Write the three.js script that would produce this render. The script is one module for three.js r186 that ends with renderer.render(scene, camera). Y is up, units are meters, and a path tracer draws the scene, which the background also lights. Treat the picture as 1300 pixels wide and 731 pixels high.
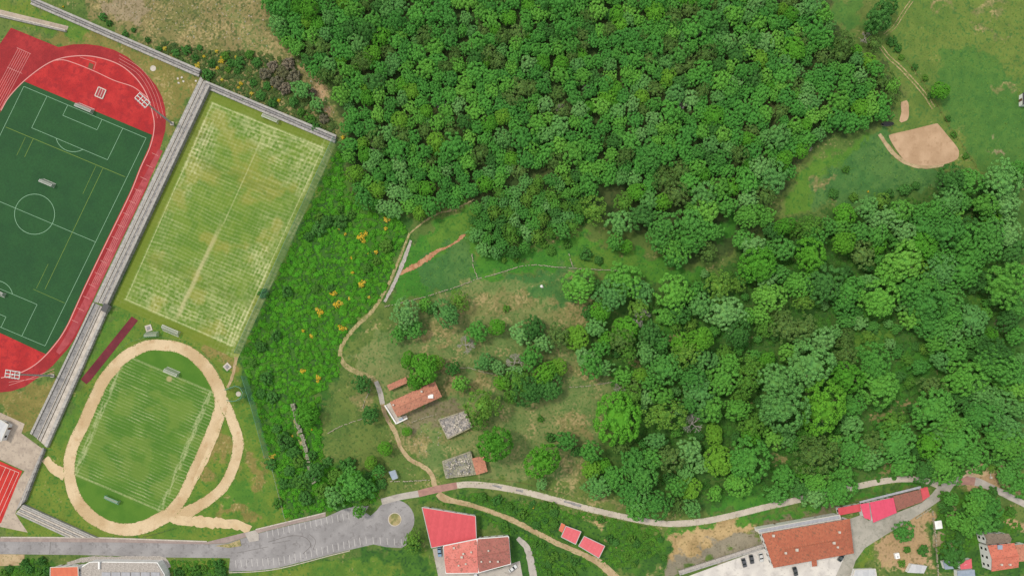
import * as THREE from 'three';
import { mergeGeometries } from 'three/addons/utils/BufferGeometryUtils.js';

// ---------------------------------------------------------------- camera, sky, sun, exposure
// survey grid: one map unit = 0.37 m on the ground, the drone hovers above map point (650, 500)
const S = 0.37, CX = 650, CY = 500, CAMH = 321;
const scene = new THREE.Scene();
const camera = new THREE.PerspectiveCamera(2 * Math.atan(500 / 867) * 180 / Math.PI, 1300 / 731, 1, 6000);
camera.position.set(0, CAMH, 0);
camera.up.set(0, 0, -1);
camera.lookAt(0, 0, 0);
camera.aspect = 1.3;
camera.setViewOffset(1300, 1000, 0, 0, 1300, 731);      // shift lens: the frame is the upper part of the downward view
camera.updateProjectionMatrix();

const renderer = new THREE.WebGLRenderer({ antialias: true });
renderer.toneMapping = THREE.LinearToneMapping;
renderer.toneMappingExposure = 1.55;
renderer.shadowMap.enabled = true;

{ // overcast sky, brighter overhead
  const W = 64, H = 32, d = new Float32Array(W * H * 4);
  for (let r = 0; r < H; r++) {
    const el = ((r + 0.5) / H - 0.5) * Math.PI, s = Math.max(0, Math.sin(el));
    const L = el > 0 ? 0.66 * (1 + 2 * s) / 3 : 0.2;
    for (let c = 0; c < W; c++) { const k = (r * W + c) * 4; d[k] = L * 0.99; d[k + 1] = L; d[k + 2] = L * 1.02; d[k + 3] = 1; }
  }
  const t = new THREE.DataTexture(d, W, H, THREE.RGBAFormat, THREE.FloatType);
  t.mapping = THREE.EquirectangularReflectionMapping; t.magFilter = THREE.LinearFilter; t.minFilter = THREE.LinearFilter;
  t.wrapS = THREE.RepeatWrapping; t.needsUpdate = true;
  scene.background = t; scene.environment = t;
}
const sun = new THREE.DirectionalLight(0xfff3e0, 1.5);
sun.position.set(-170, 300, -110); sun.target.position.set(0, 0, -40);
sun.castShadow = true; sun.shadow.radius = 22; sun.shadow.mapSize.set(4096, 4096);
Object.assign(sun.shadow.camera, { left: -330, right: 330, top: 260, bottom: -260, near: 10, far: 900 });
scene.add(sun, sun.target);

// ---------------------------------------------------------------- helpers
function rng(seed) { let a = seed >>> 0; return () => { a = (a + 0x6D2B79F5) | 0; let t = Math.imul(a ^ (a >>> 15), 1 | a); t = (t + Math.imul(t ^ (t >>> 7), 61 | t)) ^ t; return ((t ^ (t >>> 14)) >>> 0) / 4294967296; }; }
const lerp = (a, b, t) => a + (b - a) * t, clamp = (x, a = 0, b = 1) => Math.min(b, Math.max(a, x));
const smooth = (a, b, x) => { const t = clamp((x - a) / (b - a)); return t * t * (3 - 2 * t); };
const lin = (v) => { v /= 255; return v <= 0.04045 ? v / 12.92 : Math.pow((v + 0.055) / 1.055, 2.4); };
const srgb = (v) => { v = clamp(v); return 255 * (v <= 0.0031308 ? v * 12.92 : 1.055 * Math.pow(v, 1 / 2.4) - 0.055); };
const EV = 1.28;                                              // brightness of a level surface of albedo 1 in the picture
const alb = (r, g, b) => [lin(r) / EV, lin(g) / EV, lin(b) / EV];   // base colour of a level surface
function hash(x, y, s) { let h = Math.imul(x, 374761393) + Math.imul(y, 668265263) + Math.imul(s, 974634777); h = Math.imul(h ^ (h >>> 13), 1274126177); return ((h ^ (h >>> 16)) >>> 0) / 4294967296; }
function vn(x, y, s, p) {                                     // value noise, period p when given
  const ix = Math.floor(x), iy = Math.floor(y), fx = x - ix, fy = y - iy, u = fx * fx * (3 - 2 * fx), v = fy * fy * (3 - 2 * fy);
  const w = p ? (n) => ((n % p) + p) % p : (n) => n;
  const a = hash(w(ix), w(iy), s), b = hash(w(ix + 1), w(iy), s), c = hash(w(ix), w(iy + 1), s), e = hash(w(ix + 1), w(iy + 1), s);
  return lerp(lerp(a, b, u), lerp(c, e, u), v);
}
const fbm = (x, y, s, o = 4, p = 0) => { let a = 0, k = 0.5, n = 0; for (let i = 0; i < o; i++) { a += k * vn(x, y, s + i * 17, p); n += k; x *= 2; y *= 2; p *= 2; k *= 0.5; } return a / n; };

const mx = (px) => (px - CX) * S, mz = (py) => (py - CY) * S;
function hill(px, py) {                                        // relief: level round the pitches and roads, rising to the wooded hill
  const f = smooth(455, 800, px) * smooth(470, 30, py);
  return f * 9 + f * 1.8 * (vn(px / 90, py / 90, 5) - 0.5);
}
const hillW = (x, z) => hill(x / S + CX, z / S + CY);
function G(px, py, h = 0) {                                    // ground position of something seen at map point (px, py) whose visible top is h above its ground
  let y = 0, x = mx(px), z = mz(py);
  for (let i = 0; i < 4; i++) { const k = 1 - (h + y) / CAMH; x = mx(px) * k; z = mz(py) * k; y = hillW(x, z); }
  return [x, y, z];
}
const used = new Map();
function numbered(name) { const n = used.get(name) || 0; used.set(name, n + 1); return n ? `${name}_${String(n).padStart(3, '0')}` : name; }
function cast(o) { o.castShadow = true; o.receiveShadow = true; return o; }
function mesh(name, geo, mat, parent) { const m = cast(new THREE.Mesh(geo, mat)); m.name = name; if (parent) parent.add(m); return m; }
function tag(o, label, category, group) { o.userData.label = label; o.userData.category = category; if (group) o.userData.group = group; return o; }
function thing(name, label, category, pos, group) { const g = new THREE.Group(); g.name = numbered(name); if (pos) g.position.set(...pos); scene.add(g); return tag(g, label, category, group); }
function struct(name, geo, mat) { const m = mesh(numbered(name), geo, mat, scene); m.userData.kind = 'structure'; return m; }

// ---------------------------------------------------------------- materials
function tex(size, fn, metres, srgbMap = true) {               // tileable texture, fn(u, v) -> linear rgb, metres per tile
  const d = new Uint8Array(size * size * 4);
  for (let y = 0; y < size; y++) for (let x = 0; x < size; x++) {
    const c = fn(x / size, y / size), k = (y * size + x) * 4;
    for (let i = 0; i < 3; i++) d[k + i] = srgbMap ? srgb(c[i]) : clamp(c[i]) * 255;
    d[k + 3] = 255;
  }
  const t = new THREE.DataTexture(d, size, size, THREE.RGBAFormat);
  t.wrapS = t.wrapT = THREE.RepeatWrapping; t.magFilter = THREE.LinearFilter; t.minFilter = THREE.LinearMipmapLinearFilter; t.generateMipmaps = true;
  if (srgbMap) t.colorSpace = THREE.SRGBColorSpace;
  t.repeat.set(1 / metres, 1 / metres); t.needsUpdate = true;
  return t;
}
const mixc = (a, b, t) => [lerp(a[0], b[0], t), lerp(a[1], b[1], t), lerp(a[2], b[2], t)];
const mulc = (a, k) => [a[0] * k, a[1] * k, a[2] * k];
function mottled(a, b, metres, seed, { cells = 6, grain = 0.25, rough = 0.92, size = 384, spots = null, spotAt = 0.8, bump = 0 } = {}) {
  const t = tex(size, (u, v) => {
    let c = mixc(a, b, smooth(0.25, 0.75, fbm(u * cells, v * cells, seed, 4, cells)));
    if (spots) c = mixc(c, spots, 0.7 * smooth(spotAt - 0.08, spotAt + 0.16, fbm(u * cells * 3, v * cells * 3, seed + 50, 4, cells * 3)));
    return mulc(c, 1 + grain * (hash(Math.floor(u * size), Math.floor(v * size), seed) - 0.5) + grain * (vn(u * size / 4, v * size / 4, seed + 9, size / 4) - 0.5));
  }, metres);
  const m = new THREE.MeshStandardMaterial({ map: t, roughness: rough });
  if (bump) { m.bumpMap = t; m.bumpScale = bump; }
  return m;
}
const plain = (r, g, b, rough = 0.85, metal = 0) => new THREE.MeshStandardMaterial({ color: new THREE.Color().setRGB(...alb(r, g, b)), roughness: rough, metalness: metal });
function roofing(r, g, b, r2, g2, b2, seed, kind = 'tile') {    // uv: u along the eave, v up the slope, metres
  const A = alb(r, g, b), B = alb(r2, g2, b2), size = 512;
  const t = tex(size, (u, v) => {
    const n = fbm(u * 8, v * 8, seed, 4, 8), row = kind === 'tile' ? hash(Math.floor(u * 32), Math.floor(v * 24), seed + 3) : hash(Math.floor(u * 8), 0, seed + 3);
    let c = mixc(A, B, smooth(0.2, 0.8, n * 0.75 + row * 0.3));
    if (kind !== 'tile') c = mixc(c, mulc(mixc(A, B, 0.5), 0.78), 0.6 * smooth(0.52, 0.72, fbm(u * 16, v * 5, seed + 40, 4, 0)) * vn(u * 40, v * 3, seed + 41, 40));
    if (kind === 'tile') c = mixc(c, alb(95, 90, 75), 0.55 * smooth(0.62, 0.74, fbm(u * 14, v * 14, seed + 30, 3, 14)));
    return mulc(c, 0.92 + 0.16 * hash(Math.floor(u * size), Math.floor(v * size), seed + 8));
  }, 8);
  const b1 = tex(256, (u, v) => { const w = kind === 'tile' ? 0.5 + 0.5 * Math.cos(u * 32 * 6.2832) * 0.7 + 0.3 * ((v * 24) % 1 - 0.5) : 0.5 + 0.5 * Math.cos(u * 26 * 6.2832); return [w, w, w]; }, 8, false);
  return new THREE.MeshStandardMaterial({ map: t, bumpMap: b1, bumpScale: kind === 'tile' ? 0.025 : 0.015, roughness: kind === 'tile' ? 0.9 : 0.55 });
}
const M = {
  asphalt: mottled(alb(150, 148, 150), alb(168, 166, 168), 24, 11, { grain: 0.12, spots: alb(128, 125, 126), spotAt: 0.66 }),
  asphaltPatch: mottled(alb(142, 140, 142), alb(156, 154, 156), 8, 111, { grain: 0.16 }),
  asphaltPale: mottled(alb(178, 172, 166), alb(196, 190, 182), 18, 12, { grain: 0.14, spots: alb(150, 144, 138), spotAt: 0.68 }),
  pathConcrete: mottled(alb(196, 186, 172), alb(212, 202, 188), 20, 13, { grain: 0.1, spots: alb(165, 155, 145), spotAt: 0.7 }),
  forecourt: mottled(alb(168, 166, 156), alb(184, 180, 170), 14, 14, { grain: 0.14, spots: alb(150, 150, 138), spotAt: 0.64 }),
  whiteYard: mottled(alb(214, 210, 206), alb(232, 228, 222), 22, 15, { grain: 0.06, spots: alb(196, 192, 188), spotAt: 0.62 }),
  brickPave: mottled(alb(168, 128, 120), alb(184, 142, 130), 6, 16, { grain: 0.2 }),
  plaza: mottled(alb(178, 164, 150), alb(196, 182, 166), 16, 17, { grain: 0.1, spots: alb(158, 146, 136), spotAt: 0.6 }),
  sidewalk: mottled(alb(158, 142, 138), alb(174, 158, 152), 9, 18, { grain: 0.18 }),
  concrete: mottled(alb(170, 168, 166), alb(190, 188, 184), 10, 19, { grain: 0.2, spots: alb(128, 126, 124), spotAt: 0.6, size: 512 }),
  concreteDark: mottled(alb(146, 145, 146), alb(164, 163, 163), 9, 20, { grain: 0.22, spots: alb(92, 92, 92), spotAt: 0.6 }),
  concretePale: mottled(alb(196, 188, 178), alb(212, 204, 194), 9, 21, { grain: 0.12, spots: alb(168, 160, 150), spotAt: 0.62 }),
  track: mottled(alb(154, 36, 42), alb(176, 48, 52), 40, 22, { cells: 9, grain: 0.24, spots: alb(150, 36, 44), spotAt: 0.56, size: 512 }),
  trackBright: mottled(alb(176, 36, 40), alb(198, 50, 50), 46, 23, { cells: 9, grain: 0.24, spots: alb(160, 34, 42), spotAt: 0.56, size: 512 }),
  trackWorn: mottled(alb(168, 66, 74), alb(186, 84, 90), 22, 24, { grain: 0.14, spots: alb(158, 58, 64), spotAt: 0.6 }),
  courtRed: mottled(alb(190, 44, 40), alb(206, 56, 50), 20, 25, { grain: 0.08 }),
  runway: mottled(alb(104, 34, 48), alb(124, 46, 58), 20, 26, { grain: 0.16 }),
  turf: mottled(alb(32, 82, 42), alb(37, 88, 44), 60, 27, { cells: 10, grain: 0.26, size: 512 }),
  sand: mottled(alb(202, 176, 136), alb(224, 202, 166), 46, 28, { cells: 5, grain: 0.14, spots: alb(194, 164, 124), spotAt: 0.66, size: 512 }),
  sandPale: mottled(alb(208, 182, 142), alb(224, 202, 164), 20, 29, { grain: 0.1, spots: alb(204, 182, 148), spotAt: 0.64 }),
  dirt: mottled(alb(176, 152, 116), alb(200, 178, 142), 14, 30, { grain: 0.22, spots: alb(132, 132, 82), spotAt: 0.66 }),
  dirtRough: mottled(alb(156, 144, 100), alb(186, 170, 126), 9, 31, { grain: 0.34, spots: alb(108, 122, 60), spotAt: 0.52 }),
  arena: mottled(alb(188, 156, 124), alb(206, 174, 142), 26, 32, { grain: 0.08, spots: alb(176, 144, 112), spotAt: 0.64 }),
  redSoil: mottled(alb(176, 122, 88), alb(202, 156, 120), 8, 33, { grain: 0.3, spots: alb(126, 104, 64), spotAt: 0.64 }),
  rubble: mottled(alb(158, 152, 146), alb(188, 182, 176), 5, 34, { cells: 14, grain: 0.5, spots: alb(236, 228, 222), spotAt: 0.55, size: 512, bump: 0.12 }),
  rubbleGreen: mottled(alb(150, 148, 132), alb(186, 182, 168), 6, 35, { cells: 12, grain: 0.55, spots: alb(104, 122, 62), spotAt: 0.56, size: 512, bump: 0.12 }),
  stone: mottled(alb(150, 146, 124), alb(184, 178, 156), 3, 36, { cells: 8, grain: 0.3, spots: alb(118, 118, 92), spotAt: 0.6 }),
  paintWhite: plain(226, 222, 212, 0.8), paintFaint: plain(150, 194, 162, 0.85), paintYellow: plain(120, 150, 62, 0.85), paintPink: plain(226, 158, 154, 0.85), paintGrey: plain(206, 204, 202, 0.85), seam: plain(112, 108, 106, 0.9),
  wallWhite: mottled([0.74, 0.75, 0.76], [0.8, 0.81, 0.82], 8, 40, { grain: 0.05, spots: [0.64, 0.63, 0.6], spotAt: 0.66 }),
  wallCream: mottled(alb(206, 198, 182), alb(220, 212, 198), 8, 41, { grain: 0.08 }),
  glass: new THREE.MeshStandardMaterial({ color: 0x1a2228, roughness: 0.12, metalness: 0.2 }),
  wood: plain(116, 84, 56, 0.9), steel: plain(186, 190, 194, 0.45, 0.4), steelWhite: plain(236, 236, 234, 0.5), darkSteel: plain(74, 76, 80, 0.6, 0.3), greenSteel: plain(70, 140, 96, 0.6), teal: plain(116, 176, 160, 0.7),
  net: new THREE.MeshStandardMaterial({ color: new THREE.Color().setRGB(...alb(128, 178, 158)), roughness: 0.9, transparent: true, opacity: 0.42, side: THREE.DoubleSide }),
  goalNet: new THREE.MeshStandardMaterial({ color: new THREE.Color().setRGB(...alb(210, 214, 208)), roughness: 0.9, transparent: true, opacity: 0.4, side: THREE.DoubleSide }),
  water: new THREE.MeshStandardMaterial({ color: 0x0c1014, roughness: 0.08 }),
  bark: mottled(alb(104, 92, 78), alb(128, 116, 100), 3, 42, { grain: 0.3 }), deadBark: plain(176, 170, 164, 0.95),
  roofOrange: roofing(196, 118, 90, 178, 102, 78, 61), roofFarm: roofing(208, 146, 120, 190, 126, 104, 62), roofSalmon: roofing(236, 146, 136, 222, 130, 120, 63), roofBrown: roofing(184, 118, 108, 166, 104, 96, 64), roofBarn: roofing(164, 108, 94, 148, 98, 88, 65), roofHouse: roofing(224, 132, 110, 208, 118, 98, 66), roofGrey: roofing(152, 136, 120, 134, 120, 106, 67),
  roofRed: roofing(224, 86, 96, 212, 78, 88, 68, 'sheet'), roofPink: roofing(236, 84, 118, 226, 78, 110, 69, 'sheet'), roofCoral: roofing(236, 112, 122, 224, 100, 110, 70, 'sheet'), roofWhite: roofing(214, 216, 220, 196, 200, 206, 71, 'sheet'), roofBlue: roofing(168, 182, 200, 150, 166, 186, 72, 'sheet'), roofSteel: roofing(182, 184, 192, 168, 170, 178, 73, 'sheet'),
  terracotta: roofing(226, 120, 84, 214, 108, 76, 74, 'sheet'),
};

// ---------------------------------------------------------------- geometry builders (map units in, metres out)
function setUV(g) { const p = g.attributes.position, uv = new Float32Array(p.count * 2); for (let i = 0; i < p.count; i++) { uv[2 * i] = p.getX(i); uv[2 * i + 1] = -p.getZ(i); } g.setAttribute('uv', new THREE.BufferAttribute(uv, 2)); return g; }
function sheetGeo(pts, y, holes = []) {                        // level polygon
  const sh = new THREE.Shape(pts.map(([a, b]) => new THREE.Vector2(mx(a), -mz(b))));
  for (const h of holes) sh.holes.push(new THREE.Path(h.map(([a, b]) => new THREE.Vector2(mx(a), -mz(b)))));
  const g = new THREE.ShapeGeometry(sh, 6); g.rotateX(-Math.PI / 2); g.translate(0, y, 0); return setUV(g);
}
function curve(pts, step = 3, closed = false) {                // resampled smooth line through [px, py, halfwidth]
  const c = new THREE.CatmullRomCurve3(pts.map(([a, b, w = 1]) => new THREE.Vector3(a, b, w)), closed, 'centripetal');
  return c.getSpacedPoints(Math.max(2, Math.ceil(c.getLength() / step))).map((p) => [p.x, p.y, p.z]);
}
function curveDir(pts, closed, i) { const c = (pts.dense ||= curve(pts, 0.9, closed)), a = c[Math.max(0, i - 1)], b = c[Math.min(c.length - 1, i + 1)]; const dx = b[0] - a[0], dy = b[1] - a[1], l = Math.hypot(dx, dy); return l ? [dx / l, dy / l] : null; }
function ribbonGeo(pts, lift, { closed = false, step = 3, smoothIt = true, drape = true, rag = 0, seed = 1, across = 4 } = {}) {
  const c = smoothIt ? curve(pts, step, closed) : pts, pos = [], idx = [], n = c.length, K = across;
  for (let i = 0; i < n; i++) {
    const a = c[closed ? (i - 1 + n - 1) % (n - 1) : Math.max(0, i - 1)], b = c[closed ? (i + 1) % (n - 1) : Math.min(n - 1, i + 1)];
    let dx = b[0] - a[0], dy = b[1] - a[1]; const l = Math.hypot(dx, dy) || 1; dx /= l; dy /= l;
    const j = closed && i === n - 1 ? 0 : i;
    const wl = c[i][2] * (1 + rag * (vn(j * 0.7, 3, seed) + vn(j * 1.9, 9, seed) - 1)), wr = c[i][2] * (1 + rag * (vn(j * 0.7, 33, seed) + vn(j * 1.9, 39, seed) - 1));
    for (let k = 0; k <= K; k++) { const o = lerp(-wl, wr, k / K), px = c[i][0] - dy * o, py = c[i][1] + dx * o, q = drape ? G(px, py) : [mx(px), 0, mz(py)]; pos.push(q[0], q[1] + lift, q[2]); }
    if (i) for (let k = 0; k < K; k++) { const q = i * (K + 1) + k, p = q - K - 1; idx.push(p, q, p + 1, p + 1, q, q + 1); }
  }
  const g = new THREE.BufferGeometry(); g.setAttribute('position', new THREE.Float32BufferAttribute(pos, 3)); g.setIndex(idx);
  const p = g.attributes.position, A = new THREE.Vector3(), i0 = idx; A.set(0, 0, 0);
  const cr = (p.getX(i0[1]) - p.getX(i0[0])) * (p.getZ(i0[2]) - p.getZ(i0[0])) - (p.getZ(i0[1]) - p.getZ(i0[0])) * (p.getX(i0[2]) - p.getX(i0[0]));
  if (cr > 0) for (let i = 0; i < idx.length; i += 3) { const t = idx[i + 1]; idx[i + 1] = idx[i + 2]; idx[i + 2] = t; }
  g.setIndex(idx); g.computeVertexNormals(); return setUV(g);
}
function blobGeo(pts, lift, rings = 8, rag = 0, seed = 3) {    // star-shaped patch draped on the relief
  const c = curve(pts.map(([a, b]) => [a, b, 0]), 4, true).slice(0, -1), n = c.length, cx = c.reduce((s, p) => s + p[0], 0) / n, cy = c.reduce((s, p) => s + p[1], 0) / n, pos = [], idx = [];
  for (let r = 0; r <= rings; r++) for (let i = 0; i < n; i++) { const k = r / rings * (1 + rag * (vn(i * 0.8, 1, seed) - 0.5)), px = lerp(cx, c[i][0], k), py = lerp(cy, c[i][1], k), q = G(px, py); pos.push(q[0], q[1] + lift, q[2]); }
  let area = 0; for (let i = 0; i < n; i++) { const a = c[i], b = c[(i + 1) % n]; area += a[0] * b[1] - b[0] * a[1]; }
  for (let r = 1; r <= rings; r++) for (let i = 0; i < n; i++) { const j = (i + 1) % n, a = (r - 1) * n + i, b = (r - 1) * n + j, d = r * n + i, e = r * n + j; if (area > 0) idx.push(a, e, d, a, b, e); else idx.push(a, d, e, a, e, b); }
  const g = new THREE.BufferGeometry(); g.setAttribute('position', new THREE.Float32BufferAttribute(pos, 3)); g.setIndex(idx); g.computeVertexNormals(); return setUV(g);
}
function slab(p, t = 0.15) {                                   // convex planar polygon of world points, thickened downwards; uv along its first edge
  const pos = [], uv = [], nrm = [], V = p.map((q) => new THREE.Vector3(...q)), a = V[1].clone().sub(V[0]).normalize();
  let n = new THREE.Vector3(); for (let i = 1; i < V.length - 1; i++) n.add(V[i].clone().sub(V[0]).cross(V[i + 1].clone().sub(V[0])));
  n.normalize(); if (n.y < 0) { V.reverse(); n.negate(); }
  const b = n.clone().cross(a), D = V.map((v) => v.clone().add(new THREE.Vector3(0, -t, 0)));
  const put = (v, nn) => { pos.push(v.x, v.y, v.z); nrm.push(nn.x, nn.y, nn.z); uv.push(v.dot(a), v.dot(b)); };
  for (let i = 1; i < V.length - 1; i++) { put(V[0], n); put(V[i], n); put(V[i + 1], n); const m = n.clone().negate(); put(D[0], m); put(D[i + 1], m); put(D[i], m); }
  for (let i = 0; i < V.length; i++) { const j = (i + 1) % V.length, s = V[j].clone().sub(V[i]).cross(new THREE.Vector3(0, 1, 0)).normalize(); for (const v of [V[i], D[i], D[j], V[i], D[j], V[j]]) put(v, s); }
  const g = new THREE.BufferGeometry(); g.setAttribute('position', new THREE.Float32BufferAttribute(pos, 3)); g.setAttribute('normal', new THREE.Float32BufferAttribute(nrm, 3)); g.setAttribute('uv', new THREE.Float32BufferAttribute(uv, 2)); return g;
}
const prism = (pts, y0, y1) => slab(pts.map(([x, z]) => [x, y1, z]), y1 - y0);   // world x, z polygon
const box = (w, h, d, x = 0, y = 0, z = 0) => { const g = new THREE.BoxGeometry(w, h, d).toNonIndexed(); g.translate(x, y, z); return g; };
const merge = (list) => mergeGeometries(list.map((g) => { const q = g.index ? g.toNonIndexed() : g; for (const k of Object.keys(q.attributes)) if (!['position', 'normal', 'uv'].includes(k)) q.deleteAttribute(k); return q; }));
function rod(a, b, r, r2 = r, n = 6) { const A = new THREE.Vector3(...a), B = new THREE.Vector3(...b), d = B.clone().sub(A), g = new THREE.CylinderGeometry(r2, r, d.length(), n).toNonIndexed(); g.applyQuaternion(new THREE.Quaternion().setFromUnitVectors(new THREE.Vector3(0, 1, 0), d.normalize())); g.translate((A.x + B.x) / 2, (A.y + B.y) / 2, (A.z + B.z) / 2); return g; }
const W2 = ([a, b]) => [mx(a), mz(b)];
const lineGeo = (a, b, w, y) => ribbonGeo([[...a, w / 2 / S], [...b, w / 2 / S]], y, { smoothIt: false, drape: false, across: 1 });
const pathGeo = (pts, w, y) => ribbonGeo(pts.map(([a, b]) => [a, b, w / 2 / S]), y, { drape: false, across: 1, step: 2 });

// ---------------------------------------------------------------- the ground: one sheet to the horizon, coloured by what grows or lies there
const GX0 = -150, GX1 = 1450, GY0 = -120, GY1 = 852;           // map window of the ground texture
{
  const TW = 2048, TH = 1244, ids = new Uint8Array(TW * TH), kx = TW / (GX1 - GX0), ky = TH / (GY1 - GY0);
  const fill = (id, pts) => {
    const P = pts.map(([a, b]) => { const q = G(a, b); return [(q[0] / S + CX - GX0) * kx, (q[2] / S + CY - GY0) * ky]; }); let y0 = Infinity, y1 = -Infinity;
    for (const p of P) { y0 = Math.min(y0, p[1]); y1 = Math.max(y1, p[1]); }
    for (let y = Math.max(0, Math.floor(y0)); y <= Math.min(TH - 1, Math.ceil(y1)); y++) {
      const xs = []; for (let i = 0; i < P.length; i++) { const a = P[i], b = P[(i + 1) % P.length]; if ((a[1] <= y) !== (b[1] <= y)) xs.push(a[0] + (y - a[1]) / (b[1] - a[1]) * (b[0] - a[0])); }
      xs.sort((a, b) => a - b);
      for (let i = 0; i + 1 < xs.length; i += 2) for (let x = Math.max(0, Math.ceil(xs[i])); x <= Math.min(TW - 1, xs[i + 1]); x++) ids[y * TW + x] = id;
    }
  };
  const ell = (id, x, y, rx, ry, rot = 0) => { const p = []; for (let i = 0; i < 20; i++) { const t = i / 20 * 6.2832, a = Math.cos(t) * rx, b = Math.sin(t) * ry; p.push([x + a * Math.cos(rot) - b * Math.sin(rot), y + a * Math.sin(rot) + b * Math.cos(rot)]); } fill(id, p); };
  // id: [colour a, colour b, fleck colour, fleck share]
  const kind = {
    0: [[88, 118, 50], [106, 126, 58], [72, 104, 42], 0.35], 1: [[94, 126, 50], [110, 132, 56], [76, 118, 50], 0.35], 2: [[140, 130, 84], [116, 120, 66], [88, 102, 52], 0.45],
    3: [[106, 132, 70], [128, 138, 82], [84, 120, 56], 0.4], 4: [[62, 128, 34], [80, 136, 38], [50, 112, 34], 0.35], 5: [[60, 88, 36], [80, 92, 46], [52, 78, 32], 0.4],
    6: [[88, 128, 40], [112, 134, 46], [68, 120, 38], 0.35], 7: [[176, 150, 104], [194, 168, 122], [150, 132, 88], 0.35], 8: [[138, 132, 114], [152, 144, 124], [118, 112, 90], 0.3],
    9: [[56, 104, 32], [74, 120, 36], [44, 88, 32], 0.4], 10: [[140, 134, 84], [124, 130, 76], [98, 118, 60], 0.45], 11: [[72, 122, 48], [84, 126, 50], [62, 114, 46], 0.35],
    12: [[128, 124, 62], [142, 132, 72], [104, 120, 54], 0.35], 18: [[60, 106, 34], [78, 112, 44], [50, 96, 32], 0.4], 13: [[78, 128, 38], [92, 134, 42], [64, 118, 36], 0.35], 14: [[156, 142, 112], [174, 158, 128], [126, 116, 82], 0.45],
    15: [[66, 118, 54], [84, 126, 60], [56, 106, 48], 0.35], 16: [[196, 166, 128], [178, 150, 112], [150, 132, 92], 0.35], 17: [[120, 112, 88], [130, 124, 94], [98, 104, 64], 0.4],
  };
  fill(1, [[1030, -120], [1450, -120], [1450, 260], [1230, 215], [1130, 160], [1150, 110], [1100, 70], [1060, 30]]);
  fill(11, [[1190, 60], [1230, 58], [1280, 85], [1300, 120], [1450, 140], [1450, 215], [1250, 215], [1215, 170], [1200, 130], [1183, 90]]);
  fill(11, [[1050, 0], [1090, -10], [1100, 20], [1085, 40], [1060, 20]]);
  ell(10, 1195, 6, 16, 5, 0.1); ell(10, 1253, 30, 10, 4, 0.5); ell(10, 1270, 42, 7, 3.5); ell(10, 1262, 4, 22, 8); ell(10, 1278, 112, 18, 4, 0.25);
  fill(15, [[1000, 270], [1045, 225], [1075, 190], [1120, 165], [1150, 205], [1180, 215], [1215, 214], [1185, 240], [1120, 252], [1060, 262], [1020, 275]]);
  fill(13, [[990, 275], [1010, 225], [1045, 190], [1090, 172], [1110, 175], [1060, 205], [1040, 230], [1020, 275]]);
  ell(14, 1175, 250, 22, 6, -0.35); ell(14, 1273, 186, 10, 4, 0.4); ell(10, 1050, 228, 16, 5, -0.4);
  fill(2, [[60, -120], [330, -120], [345, 40], [395, 85], [420, 130], [440, 165], [405, 162], [330, 135], [262, 100], [205, 60], [110, 20]]);
  fill(14, [[115, 0], [180, -5], [200, 12], [172, 28], [130, 22]]); fill(10, [[280, 4], [330, 30], [352, 70], [340, 85], [300, 55]]); fill(16, [[372, 75], [392, 85], [415, 120], [420, 150], [402, 135], [388, 100]]);
  fill(12, [[205, 70], [258, 98], [215, 165], [205, 110], [180, 80]]); fill(12, [[12, 34], [70, 50], [95, 38], [150, 48], [205, 80], [255, 97], [210, 170], [180, 90], [120, 60], [70, 62]]);
  fill(6, [[-60, -20], [40, 0], [120, 40], [90, 45], [0, 18]]); fill(12, [[0, 495], [70, 478], [40, 552], [0, 535]]);
  fill(6, [[262, 112], [428, 180], [300, 458], [348, 600], [362, 665], [300, 690], [0, 686], [40, 600], [62, 566], [138, 395]]);
  fill(12, [[255, 415], [300, 450], [292, 470], [262, 445]]); ell(13, 300, 630, 30, 16, 0.3); ell(12, 300, 648, 28, 8, 0.1); ell(12, 285, 575, 9, 20, 0.2); ell(12, 322, 600, 10, 24, -0.3); ell(12, 262, 600, 7, 14, 0.4); ell(12, 60, 500, 8, 20, 0.4); ell(12, 270, 565, 8, 22, 0.4);
  fill(9, [[430, 182], [440, 240], [500, 268], [522, 292], [488, 372], [446, 420], [428, 445], [436, 468], [405, 505], [412, 590], [480, 606], [482, 640], [412, 652], [362, 664], [345, 600], [312, 490], [302, 455]]);
  fill(3, [[440, 452], [520, 392], [600, 352], [720, 338], [760, 360], [742, 400], [720, 440], [770, 480], [790, 500], [740, 610], [640, 610], [560, 600], [505, 560], [480, 500]]);
  fill(0, [[405, 508], [436, 470], [478, 492], [500, 548], [540, 600], [480, 606], [412, 590]]);
  fill(4, [[490, 388], [524, 300], [600, 255], [640, 250], [600, 325], [607, 354], [545, 376]]); fill(15, [[540, 376], [532, 330], [590, 300], [600, 325], [607, 354]]);
  fill(4, [[600, 325], [660, 315], [740, 300], [800, 320], [900, 350], [900, 368], [800, 348], [740, 342], [660, 338], [607, 354]]); fill(13, [[726, 325], [760, 310], [820, 335], [850, 352], [790, 346], [735, 342]]);
  fill(13, [[540, 300], [600, 262], [640, 262], [590, 300], [545, 320]]);
  ell(10, 640, 385, 55, 16, -0.1); ell(10, 720, 395, 24, 16); ell(10, 555, 425, 22, 14, 0.4); ell(10, 575, 480, 12, 20); ell(10, 610, 485, 16, 10); ell(10, 740, 470, 22, 10); ell(10, 725, 540, 24, 18); ell(10, 455, 505, 16, 12); ell(10, 520, 560, 26, 14, 0.3); ell(10, 725, 610, 7, 30, -0.25); ell(10, 775, 640, 26, 5, 0.35); ell(10, 575, 555, 26, 8, -0.3);
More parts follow.
